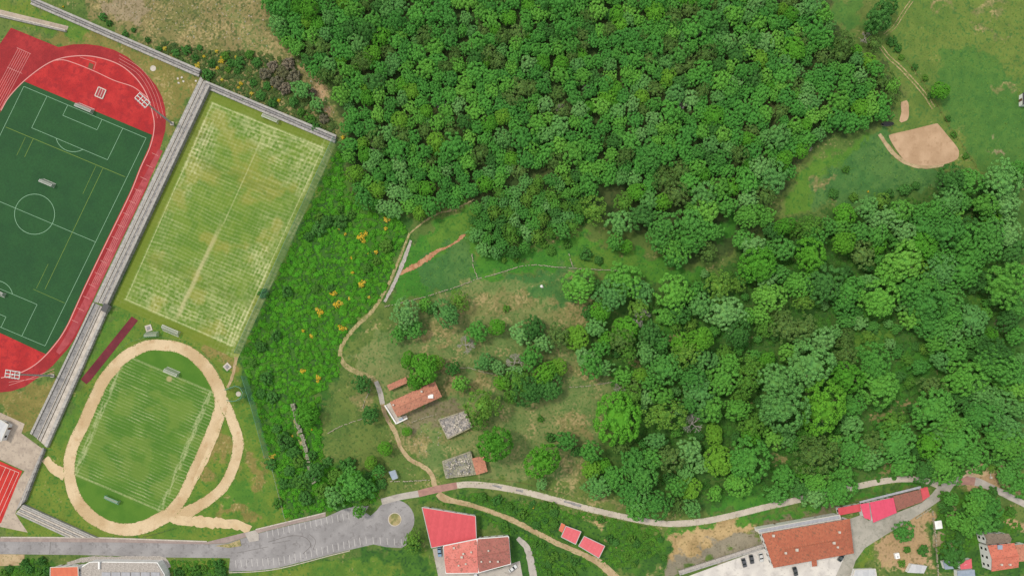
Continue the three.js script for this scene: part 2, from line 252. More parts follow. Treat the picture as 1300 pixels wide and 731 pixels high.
  fill(5, [[330, -60], [1030, -60], [1100, 60], [1142, 115], [1120, 152], [1040, 178], [1000, 220], [960, 300], [900, 330], [860, 330], [820, 300], [760, 270], [690, 300], [620, 320], [600, 255], [500, 268], [440, 240], [432, 150], [405, 90], [350, 40]]);
  fill(18, [[760, 390], [820, 345], [900, 370], [940, 320], [1010, 280], [1100, 258], [1230, 230], [1450, 215], [1450, 620], [1300, 600], [1170, 610], [1060, 630], [1000, 630], [880, 650], [790, 640], [740, 600], [800, 540], [790, 480], [740, 440]]);
  fill(0, [[1048, -60], [1120, -60], [1120, 60], [1098, 70], [1080, 48], [1056, 22]]); fill(11, [[1054, 0], [1100, -10], [1100, 22], [1085, 42], [1062, 22]]); fill(17, [[505, 536], [520, 528], [562, 506], [592, 512], [588, 522], [556, 532], [520, 548]]); ell(15, 690, 350, 60, 8, -0.05); ell(15, 700, 372, 30, 12); ell(4, 925, 285, 10, 20); ell(4, 1090, 398, 45, 9, 0.15); ell(4, 1165, 460, 26, 20); ell(13, 1125, 425, 20, 14); ell(4, 1140, 490, 12, 26); ell(13, 1240, 385, 18, 8); ell(10, 1118, 528, 22, 12); ell(10, 985, 582, 12, 8); ell(10, 1258, 355, 14, 8, 0.5); ell(4, 850, 410, 26, 16); ell(10, 858, 425, 12, 8); ell(17, 1268, 420, 12, 5, 1); ell(4, 960, 632, 60, 14, -0.2); ell(10, 1130, 598, 22, 8, -0.2); ell(10, 812, 466, 12, 8); ell(10, 690, 484, 14, 7);
  ell(4, 800, 345, 50, 8, 0.1); ell(4, 880, 352, 40, 9, 0.1); ell(4, 1000, 330, 14, 8); ell(13, 1100, 440, 20, 12); ell(4, 1245, 345, 14, 8); ell(4, 920, 420, 14, 9); ell(4, 855, 410, 22, 14); ell(10, 1150, 510, 16, 8); fill(9, [[488, 640], [560, 622], [660, 634], [760, 660], [840, 676], [880, 676], [852, 720], [780, 731], [640, 680], [560, 640]]); fill(9, [[640, 670], [760, 722], [780, 760], [640, 760]]);
  fill(4, [[840, 672], [1000, 644], [1090, 628], [1180, 612], [1180, 622], [1060, 640], [960, 660], [860, 680]]);
  fill(7, [[850, 677], [935, 662], [962, 664], [940, 678], [900, 690], [850, 716]]); fill(17, [[962, 668], [980, 656], [1056, 642], [1060, 656], [1000, 664], [964, 674]]);
  fill(8, [[850, 716], [900, 690], [960, 672], [968, 690], [860, 728], [820, 745]]); ell(7, 760, 664, 14, 4, 0.2); ell(7, 780, 690, 11, 2.5, 0.35);
  fill(6, [[214, 708], [292, 708], [292, 726], [540, 692], [548, 731], [540, 800], [200, 800]]); fill(9, [[292, 726], [460, 700], [535, 690], [550, 800], [200, 800], [210, 730]]); fill(6, [[300, 728], [440, 706], [500, 712], [520, 800], [300, 800]]);
  fill(9, [[0, 704], [66, 706], [62, 760], [0, 760]]);
  fill(16, [[1110, 690], [1150, 665], [1180, 645], [1186, 720], [1170, 720], [1120, 715]]); fill(6, [[1084, 720], [1110, 684], [1112, 712], [1100, 724]]); fill(9, [[1186, 640], [1215, 620], [1300, 660], [1300, 731], [1190, 731]]);
  ell(14, 1205, 652, 16, 8); ell(14, 1200, 690, 8, 10); ell(16, 1290, 665, 12, 8, 0.5); ell(10, 1140, 640, 20, 4, -0.3);
  fill(16, [[1222, 608], [1254, 588], [1282, 588], [1272, 606], [1300, 634], [1262, 616], [1232, 622]]);
  const straw = { 0: 0.22, 2: 0.5, 3: 0.36, 10: 0.5, 12: 0.3, 17: 0.3, 1: 0.12, 16: 0.3, 7: 0.2, 6: 0.1, 18: 0.12 }, strawC = alb(182, 164, 116);   // dry stalks and bare soil between the grass
  const lut = {}; for (const k in kind) lut[k] = [alb(...kind[k][0]), alb(...kind[k][1]), alb(...kind[k][2]), kind[k][3], straw[k] || 0];
  const data = new Uint8Array(TW * TH * 4);
  for (let y = 0; y < TH; y++) for (let x = 0; x < TW; x++) {
    const wx = (vn(x / 16, y / 16, 71) - 0.5) * 26 + (vn(x / 5, y / 5, 73) - 0.5) * 12, wy = (vn(x / 16, y / 16, 72) - 0.5) * 26 + (vn(x / 5, y / 5, 74) - 0.5) * 12;
    let r = 0, g = 0, b = 0;
    const big = fbm(x / 60, y / 60, 81, 3), mid = vn(x / 9, y / 9, 82), fl = vn(x / 2.6, y / 2.6, 83), fine = hash(x, y, 84), straws = 0.5 * vn(x / 2.2, y / 2.2, 85) + 0.5 * fbm(x / 22, y / 22, 86, 3);
    for (let k = 0; k < 3; k++) {
      const xx = clamp(Math.round(x + wx + (hash(x, y, 90 + k) - 0.5) * 7), 0, TW - 1), yy = clamp(Math.round(y + wy + (hash(x, y, 95 + k) - 0.5) * 7), 0, TH - 1);
      const [A, B, F, share, dryShare] = lut[ids[yy * TW + xx]];
      const t = smooth(0.3, 0.7, big * 0.7 + mid * 0.3), f = fl < share ? smooth(share, share - 0.22, fl) : 0;
      const w = dryShare ? 0.75 * smooth(0.78 - dryShare * 0.5, 0.95 - dryShare * 0.4, straws) : 0;
      r += lerp(lerp(lerp(A[0], B[0], t), F[0], f), strawC[0], w); g += lerp(lerp(lerp(A[1], B[1], t), F[1], f), strawC[1], w); b += lerp(lerp(lerp(A[2], B[2], t), F[2], f), strawC[2], w);
    }
    const v = (0.86 + 0.28 * fine + 0.18 * (mid - 0.5)) / 3, k = (y * TW + x) * 4;
    data[k] = srgb(r * v); data[k + 1] = srgb(g * v); data[k + 2] = srgb(b * v); data[k + 3] = 255;
  }
  const t = new THREE.DataTexture(data, TW, TH, THREE.RGBAFormat); t.colorSpace = THREE.SRGBColorSpace; t.magFilter = THREE.LinearFilter; t.minFilter = THREE.LinearFilter; t.wrapS = t.wrapT = THREE.MirroredRepeatWrapping; t.needsUpdate = true;
  const axis = (a, b, far, n) => { const l = []; for (let i = -6; i < 0; i++) l.push(a + i / 6 * -1 * -far * 0 + (i / 6) * far); for (let i = 0; i <= n; i++) l.push(lerp(a, b, i / n)); for (let i = 1; i <= 6; i++) l.push(b + i / 6 * far); return l; };
  const xs = axis(GX0, GX1, 4000, 300), ys = axis(GY0, GY1, 4000, 182), pos = [], uv = [], idx = [];
  for (const y of ys) for (const x of xs) { pos.push(mx(x), hill(x, Math.max(y, -400)), mz(y)); uv.push((x - GX0) / (GX1 - GX0), (y - GY0) / (GY1 - GY0)); }
  const w = xs.length; for (let j = 0; j + 1 < ys.length; j++) for (let i = 0; i + 1 < w; i++) { const a = j * w + i; idx.push(a, a + w, a + 1, a + 1, a + w, a + w + 1); }
  const g = new THREE.BufferGeometry(); g.setAttribute('position', new THREE.Float32BufferAttribute(pos, 3)); g.setAttribute('uv', new THREE.Float32BufferAttribute(uv, 2)); g.setIndex(idx); g.computeVertexNormals();
  struct('ground', g, new THREE.MeshStandardMaterial({ map: t, roughness: 0.95 }));
}
console.log('ground');

// ---------------------------------------------------------------- running track and artificial pitch
const outerTrack = [[12.7, 34.8], [73, 59.5], [91.6, 56], [108.6, 55.6], [125.5, 57.7], [144, 63], [161, 72], [176, 85], [188, 97], [197.6, 108.6], [205, 123], [208.5, 136], [210, 150], [209, 165], [205, 180], [186, 237], [126, 362], [108.6, 399], [95, 428], [84.8, 443], [74.6, 454], [66, 464], [45, 481], [30, 491], [13, 496.5], [0, 498], [-60, 495], [-140, 440], [-170, 380], [-100, 220], [-60, 140]];
const innerLine = [[0, 140], [9.3, 124], [34, 98.4], [67.9, 76.3], [101.8, 70.4], [129, 73.8], [152.7, 83], [169.6, 96.7], [180, 110], [187, 124], [192.5, 142], [195, 157], [193.4, 172.6], [189, 188], [178, 212], [165.5, 243], [136, 304], [107, 364], [95, 390.5], [84.8, 412.6], [74.6, 429.5], [57.7, 450], [42.4, 463.5], [27, 472], [12, 477], [0, 479.6]];
const trackObj = struct('running_track', sheetGeo(outerTrack, 0.02), M.track);
mesh('infield_surface', sheetGeo([...innerLine.slice(1), [-60, 470], [-120, 400], [-100, 300]], 0.026), M.trackBright, trackObj);
mesh('worn_lane', ribbonGeo([[203, 190, 3], [176, 245, 4.6], [150, 300, 5], [119, 364, 5], [100, 402, 5], [84, 432, 4.5], [72, 448, 3]], 0.03, { drape: false }), M.trackWorn, trackObj);
mesh('kerb_line', pathGeo(innerLine, 0.42, 0.05), M.paintPink, trackObj);
mesh('steeplechase_line', pathGeo([[67.9, 76.3], [79.7, 75.8], [93, 79.7], [118.7, 90], [144, 101.8], [168, 110], [178, 117], [186, 123.5]], 0.34, 0.045), M.paintPink, trackObj);
for (const o of [4.2, 8.4, 12.6]) mesh('lane_line', pathGeo([[150, 82 - o], [172 + o * 0.6, 97 - o * 0.7], [186 + o * 0.9, 120 - o * 0.35], [195 + o, 150]].map((p) => p), 0.12, 0.036), M.paintPink, trackObj);
for (let i = 0; i < 7; i++) { const x = 22 + i * 2.5, y = 61 + i * 1.15; mesh('lane_line', lineGeo([x, y], [x - 46, y + 86], 0.14, 0.034), M.paintPink, trackObj); }
mesh('lane_line', lineGeo([20, 60], [38, 68], 0.16, 0.038), M.paintPink, trackObj); mesh('lane_line', lineGeo([8, 85], [27, 93], 0.16, 0.038), M.paintPink, trackObj); mesh('lane_line', lineGeo([100, 72], [121, 79], 0.14, 0.038), M.paintPink, trackObj); mesh('lane_line', lineGeo([121, 79], [118, 88], 0.14, 0.038), M.paintPink, trackObj);
for (const o of [0, 2.4, 4.8, 7.2]) mesh('lane_line', lineGeo([173 + o, 240], [115 + o, 361], 0.1, 0.038), M.paintPink, trackObj);
for (let i = 0; i < 15; i++) { const t = i / 14, x = lerp(196, 94, t), y = lerp(196, 408, t); mesh('stagger_mark', lineGeo([x - 4, y - 2], [x + 4, y + 1.6], 0.16, 0.042), M.paintPink, trackObj); }
mesh('take_off_hatch', prism([[112.5, 79], [118, 81.5], [116, 88], [110.5, 85.5]].map(W2), 0.02, 0.07), M.wood, trackObj);
for (const [o, c] of [[0, 0], [9, 4]]) mesh('lane_line', ribbonGeo([[67.9, 468 + c, 0.2], [40 + o, 479, 0.2], [10, 489 - c, 0.2]], 0.038, { drape: false, across: 1 }), M.paintPink, trackObj);

const TL = [29, 109.4], TR = [184.6, 175], BR = [56, 439], BL = [-99.6, 373.4];
const FP = (u, v) => [lerp(lerp(TL[0], TR[0], u), lerp(BL[0], BR[0], u), v), lerp(lerp(TL[1], TR[1], u), lerp(BL[1], BR[1], u), v)];
const turf = struct('artificial_pitch', sheetGeo([[10, 121], [28, 102.4], [192.4, 171], [188, 187], [177, 211], [165, 241], [106, 363], [94, 390], [84, 412], [74, 429], [57, 449.5], [0, 423], [-112, 378], [-122, 366], [0, 140]], 0.032), M.turf);
const pl = (n, a, b, m = M.paintFaint, w = 0.17) => mesh(n, lineGeo(a, b, w, 0.05), m, turf);
pl('goal_line', FP(0, 0), FP(1, 0)); pl('goal_line', FP(0, 1), FP(1, 1)); pl('touchline', FP(0, 0), FP(0, 1)); pl('touchline', FP(1, 0), FP(1, 1)); pl('halfway_line', FP(0, 0.5), FP(1, 0.5));
for (const [v0, s] of [[0, 1], [1, -1]]) {
  for (const [a, b, d] of [[0.19, 0.81, 0.152], [0.36, 0.64, 0.05]]) { pl('box_line', FP(a, v0), FP(a, v0 + s * d)); pl('box_line', FP(b, v0), FP(b, v0 + s * d)); pl('box_line', FP(a, v0 + s * d), FP(b, v0 + s * d)); }
  const arc = [], c = FP(0.5, v0 + s * 0.105), ax = [0.9215, 0.388], ay = [-0.438 * s, 0.899 * s];
  for (let i = 0; i <= 12; i++) { const t = lerp(-0.93, 0.93, i / 12); arc.push([c[0] + 23 * (Math.sin(t) * ax[0] + Math.cos(t) * ay[0]), c[1] + 23 * (Math.sin(t) * ax[1] + Math.cos(t) * ay[1])]); }
  mesh('penalty_arc', pathGeo(arc, 0.2, 0.051), M.paintFaint, turf);
}
{ const c = [42.7, 271.7], pts = []; for (let i = 0; i < 40; i++) { const t = i / 40 * 6.2832; pts.push([c[0] + 25.5 * Math.cos(t), c[1] + 25.5 * Math.sin(t), 0.27]); } mesh('centre_circle', ribbonGeo(pts, 0.052, { closed: true, drape: false, across: 1, step: 2 }), M.paintFaint, turf); }
pl('training_line', [6, 161], [157.8, 224.3], M.paintYellow, 0.22); pl('training_line', [129.8, 213.3], [56, 367], M.paintYellow, 0.2); pl('training_line', [121, 210], [104, 246], M.paintYellow, 0.16); pl('training_line', [41, 176], [30, 199], M.paintYellow, 0.2); pl('training_line', [41, 367], [81, 384.5], M.paintYellow, 0.16); pl('training_line', [60, 335], [45, 366], M.paintYellow, 0.16); pl('training_line', [31, 174], [20, 197], M.paintYellow, 0.16);

// ---------------------------------------------------------------- mown grass pitches
function fieldTexture(w, h, fn) {
  const d = new Uint8Array(w * h * 4);
  for (let y = 0; y < h; y++) for (let x = 0; x < w; x++) { const c = fn((x + 0.5) / w, (y + 0.5) / h, x, y), k = (y * w + x) * 4; d[k] = srgb(c[0]); d[k + 1] = srgb(c[1]); d[k + 2] = srgb(c[2]); d[k + 3] = 255; }
  const t = new THREE.DataTexture(d, w, h, THREE.RGBAFormat); t.colorSpace = THREE.SRGBColorSpace; t.magFilter = THREE.LinearFilter; t.minFilter = THREE.LinearFilter; t.wrapS = t.wrapT = THREE.RepeatWrapping; t.needsUpdate = true; return t;
}
{
  const q = [[262, 114], [427, 181], [301, 456], [142, 386]];  // corners
  const A = alb(92, 132, 34), B = alb(110, 142, 44), P = alb(212, 214, 162), Y = alb(148, 152, 64);
  const t = fieldTexture(640, 1100, (u, v, x, y) => {
    let c = mixc(A, B, smooth(0.3, 0.7, fbm(u * 16, v * 27, 201, 4)));
    c = mixc(c, Y, 0.75 * smooth(0.5, 0.72, fbm(u * 7, v * 12, 205, 4)));
    const saw = (q) => Math.abs((((q % 1) + 1) % 1) - 0.5) * 2, across = smooth(0.2, 0.9, saw(v * 62 + 1.1 * vn(u * 4, v * 14, 207))) * (0.3 + 0.9 * vn(Math.floor(v * 62) * 3.7, u * 9, 231)), along = smooth(0.2, 0.9, saw(u * 37 + 0.8 * vn(u * 10, v * 6, 208))) * (0.3 + 0.9 * vn(Math.floor(u * 37) * 2.9, v * 12, 233));    // mower passes both ways
    const dot = 0.5 + 0.5 * smooth(0.3, 0.7, vn(u * 160, v * 260, 209)), patch = smooth(0.35, 0.65, fbm(u * 6 + 9, v * 10, 211, 4));
    const left = smooth(0.3, 0.1, u) * smooth(0.62, 0.3, v), right = smooth(0.68, 0.9, u) * (0.5 + 0.5 * smooth(0.2, 0.5, v)), top = smooth(0.24, 0.08, v), bot = smooth(0.6, 0.95, v) * 0.7, dry = clamp(Math.max(left, right, top, bot) * (0.45 + 0.55 * patch) + 0.25 * patch);
    c = mixc(c, P, clamp((0.2 * across + 0.07 * along) * dot + dry * (0.2 * across + 0.34 * along * (0.15 + right + left)) * dot * (0.4 + 0.9 * patch) + 0.26 * dry * smooth(0.35, 0.7, vn(u * 60, v * 100, 217))));
    c = mixc(c, alb(84, 118, 30), 0.4 * smooth(0.62, 0.78, vn(3, v * 22, 235)) * smooth(0.3, 0.6, vn(u * 14, v * 90, 236)));
    const mid = Math.abs(u - 0.475 + 0.03 * (v - 0.8) + 0.008 * (vn(v * 14, 1, 218) - 0.5)); c = mixc(c, alb(206, 198, 150), 0.62 * smooth(0.024, 0.004, mid) * smooth(0.46, 0.62, v) * smooth(0.98, 0.9, v) * (0.5 + 0.5 * dot));
    if (Math.abs(u - 0.5) < 0.005 && v > 0.12 && v < 0.5) c = mixc(c, P, 0.35 * dot);
    const rim = Math.min(u * 60, (1 - u) * 60, v * 104, (1 - v) * 104); if (rim < 4.2) c = mixc(c, alb(112, 132, 36), smooth(4.2, 3.4, rim) * (u > 0.9 ? 0.45 : 0.85));
    if (rim > 4.2 && rim < 4.7) c = mixc(c, P, 0.55 * dot);
    return mulc(c, 0.88 + 0.24 * hash(x, y, 220));
  });
  const pos = [], uv = [], idx = [], N = 8; for (let j = 0; j <= N; j++) for (let i = 0; i <= N; i++) { const u = i / N, v = j / N, px = lerp(lerp(q[0][0], q[1][0], u), lerp(q[3][0], q[2][0], u), v), py = lerp(lerp(q[0][1], q[1][1], u), lerp(q[3][1], q[2][1], u), v); pos.push(mx(px), 0.02, mz(py)); uv.push(u, v); if (i && j) { const a = (j - 1) * (N + 1) + i - 1; idx.push(a, a + N + 1, a + 1, a + 1, a + N + 1, a + N + 2); } }
  const g = new THREE.BufferGeometry(); g.setAttribute('position', new THREE.Float32BufferAttribute(pos, 3)); g.setAttribute('uv', new THREE.Float32BufferAttribute(uv, 2)); g.setIndex(idx); g.computeVertexNormals();
  struct('practice_pitch', g, new THREE.MeshStandardMaterial({ map: t, roughness: 0.95 }));
}
const ovalC = [[187, 438.5, 7], [205, 438, 7], [224, 440.5, 7], [241.5, 448.6, 7.4], [258, 463, 7.8], [271, 482, 8], [278, 498, 8.2], [280, 513, 8], [277, 527, 8], [267.5, 551, 7.6], [254.5, 581, 7.4], [240, 613, 7.4], [229, 634, 7.2], [213, 653, 8.4], [199, 661, 8.6], [184.5, 668, 8.6], [166.7, 672, 8], [149, 671.5, 7.8], [131, 666, 7.6], [113, 654.6, 8], [99.5, 640, 8], [91, 623, 7.6], [87, 602, 7], [87.4, 582, 7.4], [92.5, 563, 7.4], [103.5, 541, 7.6], [117, 510.5, 7.6], [131, 482, 7.6], [143, 467, 7.4], [156, 454, 7.2], [171, 445, 7]];
{
  const A = alb(76, 124, 32), B = alb(88, 132, 38), P = alb(204, 208, 160), t = fieldTexture(760, 900, (u, v, x, y) => {
    const px = lerp(85, 285, u), py = lerp(435, 672, v), X = (px - 180) * 0.92 + (py - 550) * 0.39, Z = -(px - 180) * 0.39 + (py - 550) * 0.92;    // across and along the mowing
    let c = mixc(A, B, smooth(0.3, 0.7, fbm(px / 16, py / 16, 301, 4)));
    const onField = smooth(-84, -80, Z) * smooth(86, 82, Z), saw = Math.abs((((Z / 4.1 + 0.25 * vn(px / 9, py / 9, 303)) % 1) + 1) % 1 - 0.5) * 2, line = smooth(0.4, 0.85, saw) * (0.15 + 1.1 * vn(Math.floor(Z / 4.1) * 3.3, X / 16, 313)), dot = 0.4 + 0.6 * smooth(0.25, 0.7, vn(px * 1.3, py * 1.3, 305));
    const pale = clamp(0.35 + smooth(0.36, 0.62, fbm(px / 22, py / 22, 307, 4)) * 0.6 + 0.5 * smooth(34, 58, Math.abs(X)));
    c = mixc(c, P, clamp(0.5 * line * dot * pale * onField)); c = mixc(c, alb(122, 148, 62), 0.5 * onField * smooth(0.48, 0.68, fbm(px / 20, py / 20, 309, 4)));
    c = mixc(c, P, 0.5 * onField * dot * smooth(5, 1.5, Math.abs(Math.abs(X) - 59)) * smooth(0.25, 0.6, vn(X * 0.6, Z / 7, 315))); c = mixc(c, P, 0.3 * dot * smooth(2, 0.8, Math.abs(Math.abs(Z + 0.5) - 82)) * smooth(66, 62, Math.abs(X)));
    c = mixc(c, alb(196, 178, 132), 0.7 * smooth(5, 2, Math.hypot(px - 214, py - 481)));
    return mulc(c, 0.88 + 0.24 * hash(x, y, 311));
  });
  const g = sheetGeo(curve(ovalC, 4, true).map(([a, b]) => [a, b]), 0.022), p = g.attributes.position, uv = g.attributes.uv; for (let i = 0; i < p.count; i++) uv.setXY(i, (p.getX(i) / S + CX - 85) / 200, (p.getZ(i) / S + CY - 435) / 237);
  struct('oval_pitch', g, new THREE.MeshStandardMaterial({ map: t, roughness: 0.95 }));
}
struct('sand_track', ribbonGeo(ovalC, 0.045, { closed: true, drape: false, rag: 0.08, seed: 4 }), M.sand);
struct('sand_track', ribbonGeo([[281, 505, 7], [291, 527, 6.6], [298, 545, 6.6], [302, 562, 6.8], [298.5, 583, 6.6], [291, 604, 6.6], [281, 620, 6.6], [266, 633, 6.6], [251, 643, 7], [235, 651, 8], [216, 658, 8]], 0.055, { drape: false, rag: 0.12, seed: 6 }), M.sand);
struct('vehicle_ramp', sheetGeo([[310, 676.6], [323, 673], [328, 678], [328, 686], [316, 688.5]], 0.145), M.asphaltPale);
struct('sand_path', ribbonGeo([[214, 659, 2], [224, 660, 5.5], [250, 662, 7], [280, 664.5, 6.6], [303, 667, 6.2], [316, 674, 5.4]], 0.065, { drape: false, rag: 0.34, seed: 8 }), M.sandPale);
struct('sand_path', ribbonGeo([[283, 528, 1], [277, 545, 2.6], [268, 565, 3.2], [258, 588, 3.4], [247, 610, 2.4], [243, 618, 1]], 0.075, { drape: false, rag: 0.3, seed: 9 }), M.sandPale);
struct('sand_path', ribbonGeo([[56, 582, 5], [66, 594, 6], [82, 602, 9]], 0.068, { drape: false, rag: 0.2, seed: 10 }), M.sandPale);
struct('trodden_path', ribbonGeo([[299, 453, 2.2], [297, 466, 2], [293, 482, 1.8], [288, 492, 1.6]], 0.04, { drape: false, rag: 0.3, seed: 11 }), M.dirt);
struct('training_runway', prism([[166.2, 401.6], [174.4, 406.6], [113.6, 483.4], [108.6, 487.6], [101.3, 481.7]].map(W2), 0, 0.06), M.runway);

// ---------------------------------------------------------------- roads and yards
const pondAsphalt = [[-40, 684], [0, 686], [150, 686.5], [262, 691], [286, 690], [309, 683], [324, 678], [361, 668.5], [413, 656.5], [434, 647], [455, 641.5], [468, 642.5], [463, 650], [470, 655]];
for (let i = 0; i <= 14; i++) { const t = Math.PI * 1.16 + i / 14 * Math.PI * 1.16; pondAsphalt.push([500.5 + 25.5 * Math.cos(t), 660 + 25.5 * Math.sin(t)]); }
pondAsphalt.push([517, 677], [517, 691], [509, 695.7], [490, 694.5], [473.8, 691], [443.4, 698], [420, 703.9], [352.4, 721], [323.7, 724.6], [289.6, 725.5], [291.4, 708.5], [200, 707.5], [100, 704.5], [-40, 703]);
const road = struct('road', sheetGeo(pondAsphalt, 0.03), M.asphalt);
for (let i = 0; i < 5; i++) mesh('tar_seam', ribbonGeo([[[340, 688, 0.3], [372, 680, 0.3], [388, 683, 0.3], [394, 692, 0.3], [384, 703, 0.3]], [[345, 690, 0.25], [368, 686, 0.25]], [[63, 688, 0.3], [62, 703, 0.3]], [[300, 702, 0.25], [340, 694, 0.25]], [[392, 678, 0.25], [400, 686, 0.25], [397, 698, 0.25]]][i], 0.038, { drape: false, across: 1 }), M.seam, road);
for (const [x, y, w, h] of [[48, 692, 3, 2], [79, 696.5, 1.2, 1.2], [130, 691, 1, 1], [214, 693, 1.2, 1], [222, 699.5, 1.2, 1], [309, 695.5, 1.2, 1.2], [308, 708.5, 1.2, 1.2], [397, 677, 1.2, 1.2], [408, 675.6, 1.2, 1], [400, 692.5, 1.2, 1.2], [452, 668, 1.2, 1.2], [470, 680, 14, 5], [436, 690, 9, 3], [350, 700, 12, 4], [160, 698, 20, 2.4]]) mesh(w < 2 ? 'drain_cover' : 'repair_patch', blobGeo([[x - w / 2, y - h / 2], [x + w / 2, y - h / 2], [x + w / 2, y + h / 2], [x - w / 2, y + h / 2]], 0.034, 2), w < 2 ? M.seam : M.asphaltPatch, road);
const walk = struct('pavement', sheetGeo([[-40, 682], [0, 682.5], [150, 683], [262, 688], [286, 682], [309, 676.3], [324, 672.8], [361, 663], [413, 651.4], [413, 656], [361, 668], [324, 677.6], [309, 682.6], [286, 689.6], [262, 690.8], [150, 688.5], [0, 687.5], [-40, 687]], 0.13), M.sidewalk);
mesh('kerb', prism([[0, 681.2], [120, 681.6], [120, 683.2], [0, 682.8]].map(W2), 0, 0.3), M.concretePale, walk);
mesh('kerb', prism([[120.3, 681.62], [262, 686.6], [262, 688.2], [120.3, 683.21]].map(W2), 0, 0.28), M.concretePale, walk);
mesh('kerb', prism([[324, 671.4], [413, 650], [413, 651.5], [324, 672.9]].map(W2), 0, 0.28), M.concretePale, walk);
mesh('kerb', pathGeo([[290, 727], [324, 725.6], [353, 722], [420, 705], [444, 699]], 0.35, 0.14), M.concretePale, walk);
{ // planted wedge between road and pavement
  const w = struct('verge', sheetGeo([[272, 693], [290, 690], [304, 685], [306, 693], [290, 695.4]], 0.16), M.dirtRough); w.name = numbered('soil_wedge');
}
for (let i = 0; i < 24; i++) { const t = i / 23, x = lerp(298, 456, t), y = i < 8 ? lerp(711, 708, i / 7) : lerp(708, 682.5, (i - 8) / 15); mesh('bay_line', lineGeo([x, y], [x + 1.2, y + 9.5], 0.22, 0.036), M.paintGrey, road); }
for (let i = 0; i < 19; i++) { const t = i / 18, x = lerp(338, 462, t), y = lerp(673.5, 645.5, t); mesh('bay_line', lineGeo([x, y], [x + 1.4, y + 9], 0.2, 0.036), M.paintGrey, road); }
for (let i = 0; i < 6; i++) mesh('bay_line', lineGeo([464 + i * 9, 681 + i * 0.6], [465 + i * 9, 690 + i * 0.6], 0.2, 0.036), M.paintGrey, road);
{ const g = thing('roundabout_island', 'round earth island with pale kerb ring in the turning circle', 'traffic island', [mx(501), 0, mz(659.4)]); mesh('kerb', new THREE.LatheGeometry([[2.85, 0], [2.85, 0.18], [2.9, 0.21], [3.2, 0.21], [3.25, 0.18], [3.25, 0]].map(([x, y]) => new THREE.Vector2(x, y)), 40), M.concretePale, g); const top = new THREE.CylinderGeometry(2.85, 2.85, 0.17, 32); top.translate(0, 0.085, 0); mesh('earth', top, M.dirtRough, g); }
struct('lane', ribbonGeo([[484, 637, 4], [506.5, 631, 4], [532, 626.6, 4.2]], 0.045, { drape: false }), M.asphaltPale);
struct('brick_lane', ribbonGeo([[531, 626.8, 4.3], [548, 622.5, 4.6], [565, 619, 4.4], [580, 616.3, 4.2]], 0.06, { drape: false }), M.brickPave);
struct('concrete_lane', ribbonGeo([[579, 616.4, 4], [593, 615, 4], [618.8, 616.5, 4], [640, 619.5, 4], [675, 626.7, 4], [710, 636, 3.9], [745, 645.4, 3.9], [780, 653.6, 3.8], [815, 661, 3.8], [838.8, 664.4, 3.8], [862, 664.8, 4], [897, 661.3, 4], [933.8, 653.5, 4], [970.8, 644.3, 4], [1007.7, 636, 4], [1045, 627, 3.9], [1085, 618.5, 3.8], [1111.6, 612.8, 3.8], [1142, 608.5, 3.8], [1172, 609.5, 3.8], [1192, 616, 3.8]], 0.05, { drape: false, rag: 0.05 }), M.pathConcrete);
for (const [a, b, c, d] of [[625, 616, 637, 619], [716, 636.4, 738, 642.6], [655, 622, 664, 624]]) mesh('repair_patch', ribbonGeo([[a, b, 1], [c, d, 1.6]], 0.058, { drape: false, rag: 0.5, seed: a, step: 1.5 }), M.concreteDark, road);
struct('dirt_lane', ribbonGeo([[556, 626, 4], [563, 632, 5], [575, 636, 3.6], [597, 641, 3], [630, 652, 3], [656, 663, 3.2], [675, 673, 3.2], [710, 691, 3.2], [745, 706, 3.6], [766, 718, 4.6], [784, 736, 5]], 0.055, { drape: false, rag: 0.25, seed: 21 }), M.dirt);
struct('farm_track', ribbonGeo([[519.7, 296, 1.2], [506, 330, 1.6], [492, 362, 1.8], [473, 394, 2.4], [452, 414, 2.4], [437, 432, 2.6], [431.5, 448, 2.6], [436, 462, 3], [453, 472.5, 3.2], [473, 481, 3], [481, 494, 3], [484.6, 511, 3]], 0.09, { rag: 0.3, seed: 22 }), M.dirtRough);
struct('farm_track', ribbonGeo([[477, 484, 2.6], [482, 497, 3.2], [485.5, 513, 3.2]], 0.11, {}), M.asphaltPale);
struct('farm_track', ribbonGeo([[484.6, 511, 2.6], [490, 529, 2.6], [501, 548, 2.6], [508.6, 568, 2.6], [520, 583, 2.6], [534.6, 591, 2.8], [547, 601, 3], [552, 617, 3.6]], 0.09, { rag: 0.25, seed: 23 }), M.dirt);
struct('soil_scar', ribbonGeo([[507, 348, 1.4], [518, 341.5, 3], [531, 335.5, 3.4], [546, 325, 3.4], [557, 318, 2], [568, 313.5, 1.2], [580, 306, 1.4], [587, 300, 2.2], [591, 297, 0.6]], 0.1, { rag: 0.5, seed: 24, step: 1.5 }), M.redSoil);
struct('footpath', ribbonGeo([[520, 296, 0.8], [540, 280, 1], [556, 271, 1], [575, 266, 1.2], [602, 253, 1]], 0.1, { rag: 0.5, seed: 25, step: 2 }), M.dirtRough);
struct('footpath', ribbonGeo([[650, 214, 1.4], [664, 206, 2], [690, 192, 1.6]], 0.12, { rag: 0.5, seed: 26, step: 2 }), M.dirtRough);
struct('stone_track', ribbonGeo([[521.5, 305, 1.6], [512, 332, 2.4], [501, 358, 2.2], [488, 383, 1.6]], 0.16, { rag: 0.35, seed: 27, step: 1.6 }), M.rubble);
for (const o of [-1.6, 1.6]) struct('wheel_track', ribbonGeo([[1158.8, 0, 0.55], [1147, 17, 0.5], [1136, 34, 0.45], [1124, 44, 0.35]].map(([a, b, w]) => [a + o, b + o * 0.5, w]), 0.1, { rag: 0.5, seed: 30 + o, across: 2 }), M.dirtRough);
